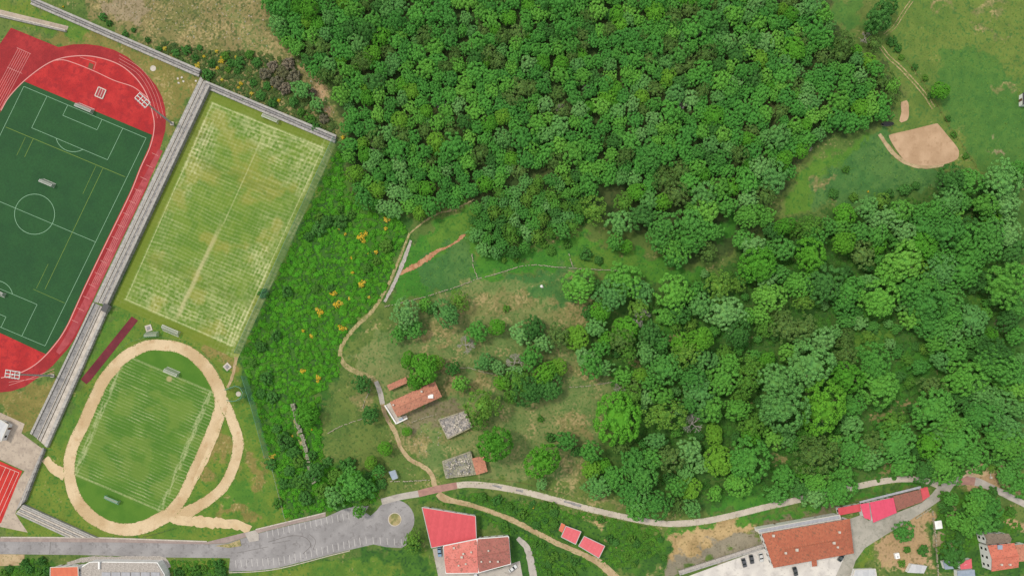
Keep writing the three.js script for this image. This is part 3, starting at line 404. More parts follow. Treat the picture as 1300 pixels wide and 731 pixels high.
for (const o of [-1.8, 1.8]) struct('wheel_track', ribbonGeo([[1119, 59, 0.5], [1129, 72, 0.7], [1142.6, 84, 0.8], [1156, 98, 0.8], [1169, 112.5, 0.8], [1178, 124, 0.8], [1186, 137, 0.8]].map(([a, b, w]) => [a + o * 0.8, b - o * 0.7, w]), 0.1, { rag: 0.45, seed: 34 + o, across: 2 }), M.dirtRough);
struct('riding_arena', blobGeo([[1129, 171.5], [1131, 170.6], [1160, 163.8], [1188, 156.9], [1191, 156.4], [1193, 158.5], [1205, 173], [1216, 186.5], [1218, 190], [1218, 199], [1216.5, 201.5], [1201, 208], [1174, 210], [1152, 205], [1140, 192]], 0.13), M.arena);
struct('arena_rim', ribbonGeo([[1117, 170, 2.4], [1128, 186, 2.6], [1140, 199, 2.6], [1152, 206.5, 2.6], [1172, 211.6, 2.4], [1200, 209.5, 1.8]], 0.1, { rag: 0.3, seed: 40 }), M.dirt);
struct('bare_patch', blobGeo([[1145, 130], [1152, 127], [1155, 140], [1152, 154], [1143, 155], [1145, 142]], 0.11, 5, 0.2), M.arena);
struct('forecourt', sheetGeo([[1076, 660], [1093, 654], [1104, 661], [1139.5, 651], [1171.5, 638], [1184, 627], [1192, 617], [1212, 617], [1204, 628.5], [1182, 644], [1153, 662.6], [1122, 681], [1099, 695.7], [1087, 712], [1078, 740], [1058, 740], [1076, 700]], 0.035), M.forecourt);
struct('car_park', sheetGeo([[862, 736], [969, 696.5], [990, 690], [1070, 690], [1077, 703], [1062, 740]], 0.03), M.whiteYard);
struct('lane', ribbonGeo([[1196, 616, 3], [1216, 611, 5], [1236, 610.5, 5.5], [1258, 618, 4.2], [1280, 629, 4], [1312, 645, 4]], 0.065, { drape: false, rag: 0.1, seed: 41 }), M.asphaltPale);
struct('brick_lane', ribbonGeo([[1218, 612, 4.6], [1230, 610, 5], [1239, 611.5, 4.6]], 0.078, { drape: false, rag: 0.3, seed: 43, step: 2 }), M.brickPave);
struct('dirt_lane', ribbonGeo([[1216, 610, 3], [1234, 601, 6], [1252, 596, 8], [1268, 594, 7], [1277, 591, 3]], 0.045, { drape: false, rag: 0.25, seed: 42 }), M.sand);
struct('driveway', sheetGeo([[549, 697], [563, 694], [567, 724], [607, 727], [637, 721], [648, 716], [660, 712], [664, 735], [640, 745], [562, 745], [556, 731]], 0.03), M.asphaltPale);
struct('driveway', ribbonGeo([[657, 683, 3], [668, 694, 4], [673, 708, 4.4], [678, 735, 5]], 0.04, { drape: false, rag: 0.2, seed: 44 }), M.asphaltPale);
struct('plaza', sheetGeo([[-30, 520], [0, 524], [30, 538], [26, 550], [56, 572], [54, 576], [18, 652], [34, 676], [64, 682], [-5, 668], [-10, 655], [30, 598], [-30, 570]], 0.032), M.plaza);
const court = struct('sports_court', sheetGeo([[-40, 575], [0, 586], [27, 598], [0, 664], [-40, 660]], 0.04), M.courtRed);
mesh('court_line', lineGeo([-2, 590], [23, 600], 0.15, 0.048), M.paintWhite, court); for (const o of [0, 5, 11, 17]) mesh('court_line', lineGeo([23 - o, 600 - o * 0.4], [-2 - o, 656 - o * 0.4], 0.15, 0.049), M.paintWhite, court);
struct('gravel_lot', sheetGeo([[-30, 703.2], [30, 704], [29, 717.5], [0, 718.5], [-30, 719]], 0.025), M.dirt);
struct('walkway', sheetGeo([[-20, 10], [0, 12], [86, 33], [84, 38], [0, 21], [-20, 18]], 0.04), M.plaza);
console.log('roads');

// ---------------------------------------------------------------- terraces of concrete steps
function terrace(name, label, a0, a1, b0, b1, rows) {           // edge A from a0 to a1, edge B from b0 to b1; rows: [from, to, height, material, part name]
  const c = [(a0[0] + b1[0]) / 2, (a0[1] + b1[1]) / 2], g = thing(name, label, 'terrace', [mx(c[0]), 0, mz(c[1])]);
  const at = (e0, e1, f) => [mx(lerp(e0[0], e1[0], f)) - mx(c[0]), mz(lerp(e0[1], e1[1], f)) - mz(c[1])];
  for (const [f0, f1, h, m, part = 'step'] of rows) mesh(part, prism([at(a0, b0, f0), at(a1, b1, f0), at(a1, b1, f1), at(a0, b0, f1)], 0, h), m, g);
  return g;
}
terrace('grandstand_terrace', 'long grey stepped concrete stand between red track and striped practice pitch', [254, 97], [118, 383], [268, 111], [138, 388], [[0, 0.26, 0.2, M.concrete], [0.27, 0.3, 0.6, M.concretePale, 'front_wall'], [0.34, 0.5, 0.45, M.concrete], [0.5, 0.53, 0.62, M.concretePale, 'step_edge'], [0.58, 0.74, 0.95, M.concreteDark], [0.74, 0.77, 1.1, M.concretePale, 'step_edge'], [0.81, 0.97, 1.5, M.concrete], [0.975, 1, 2.1, M.concreteDark, 'back_wall']]);
terrace('grandstand_terrace', 'wide stepped concrete stand running down to the paved plaza', [118, 384], [38, 550], [138, 393], [61, 568], [[0, 0.1, 0.7, M.concrete, 'front_wall'], [0.12, 0.4, 0.25, M.concreteDark], [0.4, 0.43, 0.8, M.concretePale, 'rail_kerb'], [0.46, 0.56, 0.6, M.concrete], [0.57, 0.6, 1.1, M.concretePale, 'rail_kerb'], [0.64, 0.84, 1.0, M.concretePale], [0.86, 1, 1.5, M.concrete, 'back_wall']]);
terrace('terrace_wall', 'grey stepped concrete terrace above the top bend of the red track', [42, -2], [256, 90], [39, 6], [252, 98], [[0, 0.3, 1.9, M.concrete], [0.34, 0.62, 1.4, M.concreteDark], [0.66, 1, 0.9, M.concrete]]);
terrace('terrace_wall', 'grey stepped concrete terrace along the top of the striped practice pitch', [262, 104], [428, 173], [265, 114], [425, 182], [[0, 0.3, 1.9, M.concrete], [0.34, 0.62, 1.4, M.concreteDark], [0.66, 1, 0.9, M.concrete]]);
terrace('step_terrace', 'five row concrete steps between the red court and the bottom road', [31, 640], [124, 682], [19, 652], [84, 682], [[0, 0.1, 1.6, M.concrete, 'back_wall'], [0.14, 0.28, 1.3, M.concrete], [0.33, 0.46, 1.05, M.concretePale], [0.51, 0.64, 0.8, M.concrete], [0.69, 0.82, 0.55, M.concretePale], [0.87, 1, 0.3, M.concrete]]);
terrace('retaining_wall', 'grey concrete wall beside the red court and plaza', [58, 570], [33, 636], [54, 568], [20, 648], [[0, 0.35, 1.7, M.concreteDark], [0.42, 0.6, 1.2, M.concretePale], [0.68, 1, 0.5, M.concrete]]);
terrace('retaining_wall', 'long white topped wall below the pale walkway above the track', [-2, 18], [84, 38.5], [-2, 21.5], [83, 41], [[0, 0.5, 1.2, M.concretePale], [0.55, 1, 0.9, M.concrete]]);
terrace('retaining_wall', 'grey rubble wall between gravel slope and white car park', [861, 724], [968, 690], [863, 730], [970, 696], [[0, 0.55, 1.4, M.rubble], [0.56, 1, 1.0, M.concrete]]);
{ // hand rail on the stand
  const g = thing('hand_rail', 'thin white metal hand rail on the concrete stand', 'railing', [mx(187), 0, mz(240)]), o = [mx(187), mz(240)], a = [255, 104], b = [125, 376];
  const list = []; const n = 40; for (let i = 0; i <= n; i++) { const x = mx(lerp(a[0], b[0], i / n)) - o[0], z = mz(lerp(a[1], b[1], i / n)) - o[1]; list.push(rod([x, 0.2, z], [x, 1.2, z], 0.04, 0.04, 5)); } mesh('posts', merge(list), M.steelWhite, g);
  mesh('top_rail', rod([mx(a[0]) - o[0], 1.2, mz(a[1]) - o[1]], [mx(b[0]) - o[0], 1.2, mz(b[1]) - o[1]], 0.06, 0.06, 6), M.steelWhite, g);
}

// ---------------------------------------------------------------- fences, nets, walls
function fence(name, label, pts, h, { net = M.net, post = M.teal, gap = 6, cat = 'fence', r = 0.07 } = {}) {
  const o = G(pts[0][0], pts[0][1]), g = thing(name, label, cat, o);
  for (let i = 0; i + 1 < pts.length; i++) {
    const A = G(...pts[i]), B = G(...pts[i + 1]), L = Math.hypot(B[0] - A[0], B[2] - A[2]), n = Math.max(1, Math.round(L / gap));
    for (let k = 0; k <= n; k++) { if (k === n && i + 2 < pts.length) continue; const x = lerp(A[0], B[0], k / n) - o[0], z = lerp(A[2], B[2], k / n) - o[2], y = hillW(x + o[0], z + o[2]) - o[1]; mesh('post', rod([x, y, z], [x, y + h, z], r, r, 6), post, g); }
    if (net) { const p = new THREE.BufferGeometry(), a = [A[0] - o[0], A[1] - o[1], A[2] - o[2]], b = [B[0] - o[0], B[1] - o[1], B[2] - o[2]]; p.setAttribute('position', new THREE.Float32BufferAttribute([a[0], a[1] + 0.05, a[2], b[0], b[1] + 0.05, b[2], b[0], b[1] + h, b[2], a[0], a[1] + h, a[2]], 3)); p.setAttribute('uv', new THREE.Float32BufferAttribute([0, 0, L, 0, L, h, 0, h], 2)); p.setIndex([0, 1, 2, 0, 2, 3]); p.computeVertexNormals(); mesh('net', p, net, g); }
    mesh('top_cable', rod([A[0] - o[0], A[1] + h - o[1], A[2] - o[2]], [B[0] - o[0], B[1] + h - o[1], B[2] - o[2]], 0.05, 0.05, 5), post, g);
  }
  return g;
}
fence('ball_stop_net', 'tall teal ball stop net along the practice pitch beside the scrub', [[428, 181], [386, 272], [344, 364], [305, 449]], 8);
fence('ball_stop_net', 'tall teal ball stop net beside the hammer cage and sand loop', [[313, 478], [326, 520], [342, 580]], 7);
fence('wire_fence', 'low pale wire fence between mown grass and scrub', [[342, 580], [350, 612], [361, 655], [364, 663]], 1.4, { net: null, post: M.steel, gap: 3 });
fence('track_fence', 'low green fence round the outside of the sand track', [[252, 443], [265, 455], [276, 470], [284, 487]], 1.2, { net: null, post: M.greenSteel, gap: 2.4, r: 0.05 });
fence('track_fence', 'low green fence behind the goal at the top of the oval', [[150, 444], [166, 434], [184, 429], [205, 428], [236, 433]], 1.2, { net: null, post: M.greenSteel, gap: 2.4, r: 0.05 });
fence('road_fence', 'low dark fence along the sand track above the road', [[182, 681], [200, 677], [222, 670]], 1.1, { net: null, post: M.darkSteel, gap: 1.5, r: 0.06 });
fence('wire_fence', 'low pale wire fence along the concrete lane below the farm', [[600, 606], [660, 612], [720, 628]], 1.0, { net: null, post: M.wood, gap: 3, r: 0.05 });
fence('pasture_fence', 'wooden post fence along the pasture above the riding arena', [[1151, 78], [1170, 104], [1190, 135], [1204, 160], [1222, 186], [1239, 212]], 1.2, { net: null, post: M.wood, gap: 4, r: 0.09 });
{ // hammer cage
  const g = thing('hammer_cage', 'teal netted hammer throwing cage open towards the oval pitch', 'sports cage', [mx(302), 0, mz(500)]), pts = [[289.5, 495], [296, 492.5], [303, 490], [309, 492.5], [312.5, 498], [310.5, 504.5], [304, 508.5], [297.5, 509.5], [292, 508]].map(([a, b]) => [mx(a) - mx(302), mz(b) - mz(500)]);
  pts.forEach(([x, z], i) => { mesh('post', rod([x, 0, z], [x, 5, z], 0.09), M.teal, g); if (i) { const [a, b] = pts[i - 1], p = new THREE.PlaneGeometry(Math.hypot(x - a, z - b), 4.8); p.rotateY(-Math.atan2(z - b, x - a)); p.translate((x + a) / 2, 2.5, (z + b) / 2); mesh('net', p, M.net, g); mesh('top_rail', rod([a, 5, b], [x, 5, z], 0.09), M.teal, g); } });
  const c = new THREE.CylinderGeometry(1.2, 1.2, 0.08, 20); c.translate(0, 0.04, 0); mesh('throwing_circle', c, M.concretePale, g);
}
function stoneWall(pts, label, w = 0.3, h = 0.5, mat = M.stone) {   // dry stone field wall: uneven blocks in a row
  const o = G(pts[0][0], pts[0][1]), R = rng(pts[0][0] * 7 + pts[0][1]), list = [];
  for (let i = 0; i + 1 < pts.length; i++) { const A = pts[i], B = pts[i + 1], L = Math.hypot(B[0] - A[0], B[1] - A[1]) * S, n = Math.max(1, Math.round(L / 0.7)), an = -Math.atan2(B[1] - A[1], B[0] - A[0]);
    for (let k = 0; k < n; k++) { if (R() < 0.16) continue; const px = lerp(A[0], B[0], (k + 0.5) / n), py = lerp(A[1], B[1], (k + 0.5) / n), hh = h * (0.6 + 0.6 * R()), b = box(0.72, hh, w * (0.8 + 0.5 * R())); b.rotateX((R() - 0.5) * 0.2); b.rotateY(an + (R() - 0.5) * 0.5); const q = G(px, py); b.translate(q[0] - o[0] + (R() - 0.5) * 0.3, q[1] - o[1] + hh / 2 - 0.05, q[2] - o[2] + (R() - 0.5) * 0.3); list.push(b); } }
  const g = thing('stone_wall', label, 'stone wall', o); mesh('masonry', merge(list), mat, g); return g;
}
stoneWall([[488, 389], [515, 383], [542, 376], [575, 366], [606, 354], [632, 347], [659, 338.5]], 'dry stone wall along the top of the dry meadow');
stoneWall([[659, 338.5], [680, 336], [705, 339], [735, 341], [790, 344]], 'dry stone wall between bright green strip and dry meadow');
stoneWall([[599, 322], [601, 340], [606.5, 353]], 'short dry stone wall dividing two green fields');
stoneWall([[722, 322], [726, 335], [728, 341]], 'short dry stone wall beside the bright mown patch');
stoneWall([[584, 467], [596, 467], [612, 472], [632, 476]], 'curved dry stone wall behind the farmhouse');
stoneWall([[723, 491.5], [745, 490], [765, 487], [783, 484]], 'dry stone wall crossing the dry clearing east of the barn');
stoneWall([[416, 550], [430, 542], [446, 536], [461, 531]], 'dry stone wall across the small meadow west of the farm track');
stoneWall([[517, 538], [528, 534], [541, 529], [556, 526]], 'dry stone wall on the yard below the farmhouse');
stoneWall([[460, 520], [463, 508], [470, 495]], 'short dry stone wall beside the grey bend of the farm track');
stoneWall([[495, 611], [515, 611], [545, 609]], 'stone wall along the lane below the tin shed', 0.4, 0.8);
stoneWall([[1163, 658], [1175, 650], [1182, 646]], 'low pale wall at the top of the tan garden plot', 0.5, 0.8);
stoneWall([[1184, 648], [1189, 690], [1192, 735]], 'long wall between tan plot and overgrown garden', 0.4, 0.9);
stoneWall([[1232, 632], [1236, 646], [1238, 660]], 'short wall inside the overgrown garden', 0.4, 0.9);
{ const g = stoneWall([[371.5, 512], [375, 524], [379, 540], [385, 556], [389, 572], [394, 600], [400, 613]], 'ruined dark stone wall standing in the scrub', 1.6, 1.8, M.rubbleGreen); g.name = numbered('ruined_wall'); }
struct('footpath', ribbonGeo([[371, 520, 1.6], [377, 548, 1.8], [384, 572, 1.4], [391, 600, 1]], 0.05, { rag: 0.5, seed: 77, drape: false }), M.dirtRough);
console.log('walls');

// ---------------------------------------------------------------- sports equipment
function goal(px, py, ang, w, label, frame = M.steelWhite, d = 2) { // ang: direction of the crossbar in the map plane, net behind
  const g = thing('football_goal', label, 'goal', [mx(px), 0, mz(py)]); g.rotation.y = -ang;
  const h = 2.44, x = w / 2, r = 0.1;
  mesh('crossbar', rod([-x, h, 0], [x, h, 0], r), frame, g); for (const s of [-x, x]) { mesh('post', rod([s, 0, 0], [s, h, 0], r), frame, g); mesh('stay', rod([s, h, 0], [s, h * 0.95, -d * 0.5], 0.07), frame, g); mesh('stay', rod([s, h * 0.95, -d * 0.5], [s, 0, -d], 0.07), frame, g); }
  mesh('ground_bar', rod([-x, 0.07, -d], [x, 0.07, -d], 0.07), frame, g); mesh('rear_bar', rod([-x, h * 0.95, -d * 0.5], [x, h * 0.95, -d * 0.5], 0.06), frame, g);
  const p = []; const q = (a, b, c, e) => p.push(...a, ...b, ...c, ...a, ...c, ...e);
  q([-x, h, 0], [x, h, 0], [x, h * 0.95, -d * 0.5], [-x, h * 0.95, -d * 0.5]); q([-x, h * 0.95, -d * 0.5], [x, h * 0.95, -d * 0.5], [x, 0, -d], [-x, 0, -d]);
  for (const s of [-x, x]) { q([s, 0, 0], [s, h, 0], [s, h * 0.95, -d * 0.5], [s, 0, -d]); }
  const n = new THREE.BufferGeometry(); n.setAttribute('position', new THREE.Float32BufferAttribute(p, 3)); n.computeVertexNormals(); mesh('net', n, M.goalNet, g); return g;
}
const PA = Math.atan2(65.6, 155.6);
goal(107, 140.5, PA, 7.9, 'white football goal on the top goal line of the artificial pitch', M.steelWhite, 2.4);
goal(60, 235, PA, 6.2, 'white training goal standing alone inside the artificial pitch');
goal(-2, 369, PA + Math.PI, 7, 'white training goal beside the lower penalty box of the artificial pitch');
goal(343, 153.5, PA, 7.5, 'white football goal at the top of the striped practice pitch', M.steelWhite, 2.4);
goal(218.5, 417, PA + Math.PI, 8, 'white football goal at the bottom of the striped practice pitch', M.steelWhite, 2.6);
goal(217.5, 475, PA, 6.4, 'white football goal at the top of the oval pitch', M.steelWhite, 2.4);
goal(144, 632, PA + Math.PI, 6.6, 'green football goal at the bottom of the oval pitch', M.teal, 2.2);
goal(193, 428, 0.05 - 0.1, 6, 'green training goal parked between practice pitch and sand track', M.greenSteel, 2.6);
{ // white framed mat, pads and circles on the track side
  let g = thing('landing_mat', 'white framed red mat lying on the red track infield', 'sports mat', [mx(127), 0, mz(118)]); g.rotation.y = -0.4; mesh('mat', box(3.4, 0.35, 4.2, 0, 0.2, 0), M.trackWorn, g); for (const [w, d, x, z] of [[0.35, 4.8, -1.9, 0], [0.35, 4.8, 1.9, 0], [4.1, 0.35, 0, -2.25], [4.1, 0.35, 0, 2.25], [0.15, 4.4, -0.6, 0], [0.15, 4.4, 0.6, 0]]) mesh('frame_bar', box(w, 0.45, d, x, 0.235, z), M.paintWhite, g);
  g = thing('throwing_circle', 'round white shot put circle on the olive grass', 'throwing circle', [mx(193.5), 0, mz(86.5)]); const c = new THREE.CylinderGeometry(1.3, 1.3, 0.08, 24); c.translate(0, 0.04, 0); mesh('pad', c, M.concretePale, g); const t = new THREE.TorusGeometry(1.3, 0.05, 6, 28); t.rotateX(Math.PI / 2); t.translate(0, 0.08, 0); mesh('rim', t, M.steelWhite, g);
  for (const [x, y] of [[225, 99.5], [230, 98], [232, 103], [226, 105], [248, 102.5]]) { g = thing('marker_slab', 'small white concrete slab on the grass by the terrace corner', 'slab', [mx(x), 0, mz(y)], 'white slabs by the terrace corner'); g.rotation.y = x; mesh('slab', new THREE.BoxGeometry(0.95, 0.14, 0.8).translate(0, 0.07, 0), M.concretePale, g); mesh('socket', new THREE.CylinderGeometry(0.12, 0.12, 0.1, 8).translate(0, 0.19, 0), M.steel, g); }
  for (const [x, y, a, l] of [[188, 416.5, 0.3, 'grey square well cover on the grass above the sand track'], [288, 465.5, 0.75, 'white framed square well cover beside the trodden path']]) { g = thing('well_cover', l, 'well cover', [mx(x), 0, mz(y)]); g.rotation.y = a; mesh('kerb', box(3, 0.3, 3, 0, 0.15, 0), M.concretePale, g); mesh('lid', box(1.6, 0.12, 1.6, 0, 0.36, 0), M.concreteDark, g); }
}
function floodlight(px, py, ang, label) {
  const g = thing('floodlight_mast', label, 'floodlight', [mx(px), 0, mz(py)]), h = 26;
  mesh('base', box(1.6, 0.6, 1.6, 0, 0.3, 0), M.concretePale, g); mesh('mast', rod([0, 0.5, 0], [0, h, 0], 0.5, 0.28, 10), M.steel, g);
  const head = new THREE.Group(); head.name = 'lamp_head'; head.position.set(0, h, 0); head.rotation.y = -ang; g.add(head);
  const bars = []; for (const z of [-1.5, 0, 1.5]) bars.push(box(6.4, 0.18, 0.18, 0, 0, z)); for (const x of [-3.1, -1, 1, 3.1]) bars.push(box(0.18, 0.18, 3.2, x, -0.05, 0)); mesh('frame', merge(bars), M.steelWhite, head);
  for (let i = 0; i < 5; i++) for (let j = 0; j < 3; j++) { const b = box(0.85, 0.4, 0.6); b.rotateX(0.6); b.translate(-2.6 + i * 1.3, -0.25, -1.3 + j * 1.45); mesh('lamp', b, M.steel, head); }
}
floodlight(218, 157, 0.75, 'tall floodlight mast beside the upper bend of the red track');
floodlight(66, 477, 0.15, 'tall floodlight mast beside the lower bend of the red track');
{ const g = thing('players_bench', 'yellow topped dugout bench against the back of the concrete stand', 'bench', [mx(175), 0, mz(307)]); g.rotation.y = Math.PI / 2 - 0.45; mesh('seat', box(6.4, 0.12, 0.6, 0, 0.5, 0), plain(226, 196, 120), g); mesh('backrest', box(6.4, 0.5, 0.1, 0, 0.85, -0.32), plain(226, 196, 120), g); for (const x of [-2.8, 0, 2.8]) mesh('leg', box(0.1, 0.45, 0.5, x, 0.22, 0), M.steel, g); }
{ const g = thing('equipment_shed', 'small dark roofed shed at the lower end of the long stand', 'shed', [mx(136), 0, mz(391.5)]); g.rotation.y = -0.43; mesh('wall', box(2.4, 2.2, 3.4, 0, 1.1, 0), M.concreteDark, g); mesh('roof', box(2.8, 0.18, 3.8, 0, 2.3, 0), M.darkSteel, g); mesh('door', box(0.06, 1.9, 0.9, 1.23, 0.95, 0.4), M.steel, g); }
console.log('sports');

// ---------------------------------------------------------------- buildings
const cen = (q) => [q.reduce((s, p) => s + p[0], 0) / q.length, q.reduce((s, p) => s + p[1], 0) / q.length];
function building(name, label, cat, q, { eave = 3, rise = 1.5, type = 'gable', roof, wall = M.wallWhite, over = 0.4, chimneys = [], edge = null, windows = 2, hip = 0.28, tilt = 0.6, doors = 1, skylights = [] }) {
  const P = q.map(([a, b]) => { const g = G(a, b, eave); return [g[0], g[2]]; }), c = cen(P), y0 = hillW(...c), g = thing(name, label, cat, [c[0], y0, c[1]]), L = P.map(([x, z]) => [x - c[0], z - c[1]]);
  const inner = L.map(([x, z]) => { const l = Math.hypot(x, z); return [x * (1 - over * 1.3 / l), z * (1 - over * 1.3 / l)]; });
  const len = (a, b) => Math.hypot(a[0] - b[0], a[1] - b[1]), mid = (a, b, t = 0.5) => [lerp(a[0], b[0], t), lerp(a[1], b[1], t)];
  const gw = [prism(inner, -0.4, eave)], R = [], v = (p, y) => [p[0], y, p[1]]; let ridge = null, rp = null;
  let A = L, I = inner; if (len(L[0], L[1]) + len(L[2], L[3]) < len(L[1], L[2]) + len(L[3], L[0])) { A = [L[1], L[2], L[3], L[0]]; I = [inner[1], inner[2], inner[3], inner[0]]; }   // A0-A1 and A2-A3 are the long sides
  if (type === 'gable' || type === 'hip') {
    const m0 = mid(A[3], A[0]), m1 = mid(A[1], A[2]), k = type === 'hip' ? hip : 0, r0 = mid(m0, m1, k), r1 = mid(m0, m1, 1 - k), Y = eave + rise; rp = [r0, r1, Y];
    R.push(slab([v(A[0], eave), v(A[1], eave), v(r1, Y), v(r0, Y)]), slab([v(A[2], eave), v(A[3], eave), v(r0, Y), v(r1, Y)]));
    if (k) R.push(slab([v(A[1], eave), v(A[2], eave), v(r1, Y)]), slab([v(A[3], eave), v(A[0], eave), v(r0, Y)]));
    else for (const [a, b] of [[3, 0], [1, 2]]) { const m = mid(I[a], I[b]), t = new THREE.BufferGeometry(); t.setAttribute('position', new THREE.Float32BufferAttribute([...v(I[a], eave), ...v(I[b], eave), ...v(m, Y - 0.25)], 3)); t.setAttribute('uv', new THREE.Float32BufferAttribute([0, 0, 4, 0, 2, 2], 2)); t.computeVertexNormals(); gw.push(t); }
    ridge = rod(v(r0, Y + 0.03), v(r1, Y + 0.03), 0.14, 0.14, 6);
  } else { const n = [tilt, tilt, 0, 0]; R.push(slab(A.map((p, i) => v(p, eave + n[i])), 0.2)); if (tilt) gw.push(prism([mid(I[0], I[3], 0.02), mid(I[1], I[2], 0.02), mid(I[1], I[2], 0.5), mid(I[0], I[3], 0.5)], eave - 0.1, eave + tilt * 0.45)); }
  mesh('wall', merge(gw), wall, g); const ro = mesh('roof', merge(R), roof, g); if (ridge) mesh('ridge_cap', ridge, roof, ro);
  if (edge) for (let i = 0; i < 4; i++) { const j = (i + 1) % 4, ya = type === 'flat' ? eave + (i < 2 ? tilt : 0) : eave, yb = type === 'flat' ? eave + (j < 2 ? tilt : 0) : eave; mesh('eave_trim', rod(v(A[i], ya), v(A[j], yb), 0.2, 0.2, 5), edge, ro); }
  for (let s = 0; s < 4; s++) { const a = inner[s], b = inner[(s + 1) % 4], l = len(a, b), n = Math.min(windows * 2, Math.floor(l / 3.2)), an = -Math.atan2(b[1] - a[1], b[0] - a[0]);
    for (let f = 0; f < Math.max(1, Math.floor(eave / 2.9)); f++) for (let k = 0; k < n; k++) { const p = mid(a, b, (k + 0.5) / n), door = f === 0 && k === 0 && s % 2 === 0 && doors, y = door ? 1.05 : 1.5 + f * 2.9, hh = door ? 2.1 : 1.2; if (y + hh / 2 > eave - 0.15) continue; const w = box(door ? 1 : 1.2, hh, 0.1); w.rotateY(an); w.translate(p[0], y, p[1]); const o = mesh(door ? 'door' : 'window', w, door ? M.wood : M.glass, g); if (!door) { const sl = box(1.4, 0.08, 0.22); sl.rotateY(an); sl.translate(p[0], y - 0.65, p[1]); mesh('sill', sl, M.concretePale, o); } } }
  const roofY = (x, z) => { if (!rp) return eave + tilt * 0.5; const [a, b] = rp, dx = b[0] - a[0], dz = b[1] - a[1], l2 = dx * dx + dz * dz || 1, t = ((x - a[0]) * dx + (z - a[1]) * dz) / l2, d = Math.abs((x - a[0]) * dz - (z - a[1]) * dx) / Math.sqrt(l2), half = len(mid(A[0], A[3]), A[0]); return eave + rise * clamp(1 - d / half); };
  for (const [px, py, w = 0.8, h = 1.2] of chimneys) { const p = G(px, py, eave + rise), x = p[0] - c[0], z = p[2] - c[1], y = roofY(x, z); const ch = mesh('chimney', box(w, h, w, x, y + h / 2 - 0.3, z), M.wallCream, ro); mesh('chimney_cap', box(w * 1.3, 0.12, w * 1.3, x, y + h - 0.22, z), M.concretePale, ch); }
  for (const [px, py, w, d, m] of skylights) { const p = G(px, py, eave + rise * 0.6), x = p[0] - c[0], z = p[2] - c[1], y = roofY(x, z); mesh('skylight', box(w, 0.35, d, x, y + 0.1, z), m, ro); }
  return g;
}
building('farm_house', 'long farmhouse with orange tiled roof beside the winding farm track', 'house', [[494.8, 510], [552, 484], [561, 503.5], [504, 529.4]], { eave: 4.4, rise: 1.5, roof: M.roofFarm, wall: M.wallCream, chimneys: [[535, 497, 0.7, 1.3], [499, 514, 0.6, 1]], skylights: [[546.5, 503, 2.4, 1.8, M.wallWhite]] });
building('farm_shed', 'narrow orange tiled shed behind the farmhouse', 'shed', [[491, 489], [515, 478.6], [518, 485.5], [494, 496]], { eave: 2.4, type: 'flat', tilt: 0.5, roof: M.roofFarm, wall: M.stone, windows: 1 });
{ const g = thing('farm_terrace', 'pale concrete terrace with low walls at the end of the farmhouse', 'terrace', [mx(502), 0, mz(525)]), o = [mx(502), mz(525)], q = (l) => l.map(([a, b]) => [mx(a) - o[0], mz(b) - o[1]]); mesh('paving', prism(q([[488.5, 514.5], [495, 511], [505, 530], [516, 527], [517.5, 531], [503, 538]]), 0, 0.5), M.concretePale, g); mesh('low_wall', prism(q([[487.8, 514.6], [489.4, 514], [504, 537.4], [502.6, 538.4]]), 0, 1.2), M.wallWhite, g); mesh('low_wall', prism(q([[504, 536.4], [517, 530], [517.6, 531.4], [503.6, 538.2]]), 0, 1.1), M.wallWhite, g); mesh('parasol_table', prism(q([[506, 532], [511, 529.6], [512, 532], [507, 534.4]]), 0.5, 1.2), M.roofBlue, g); }
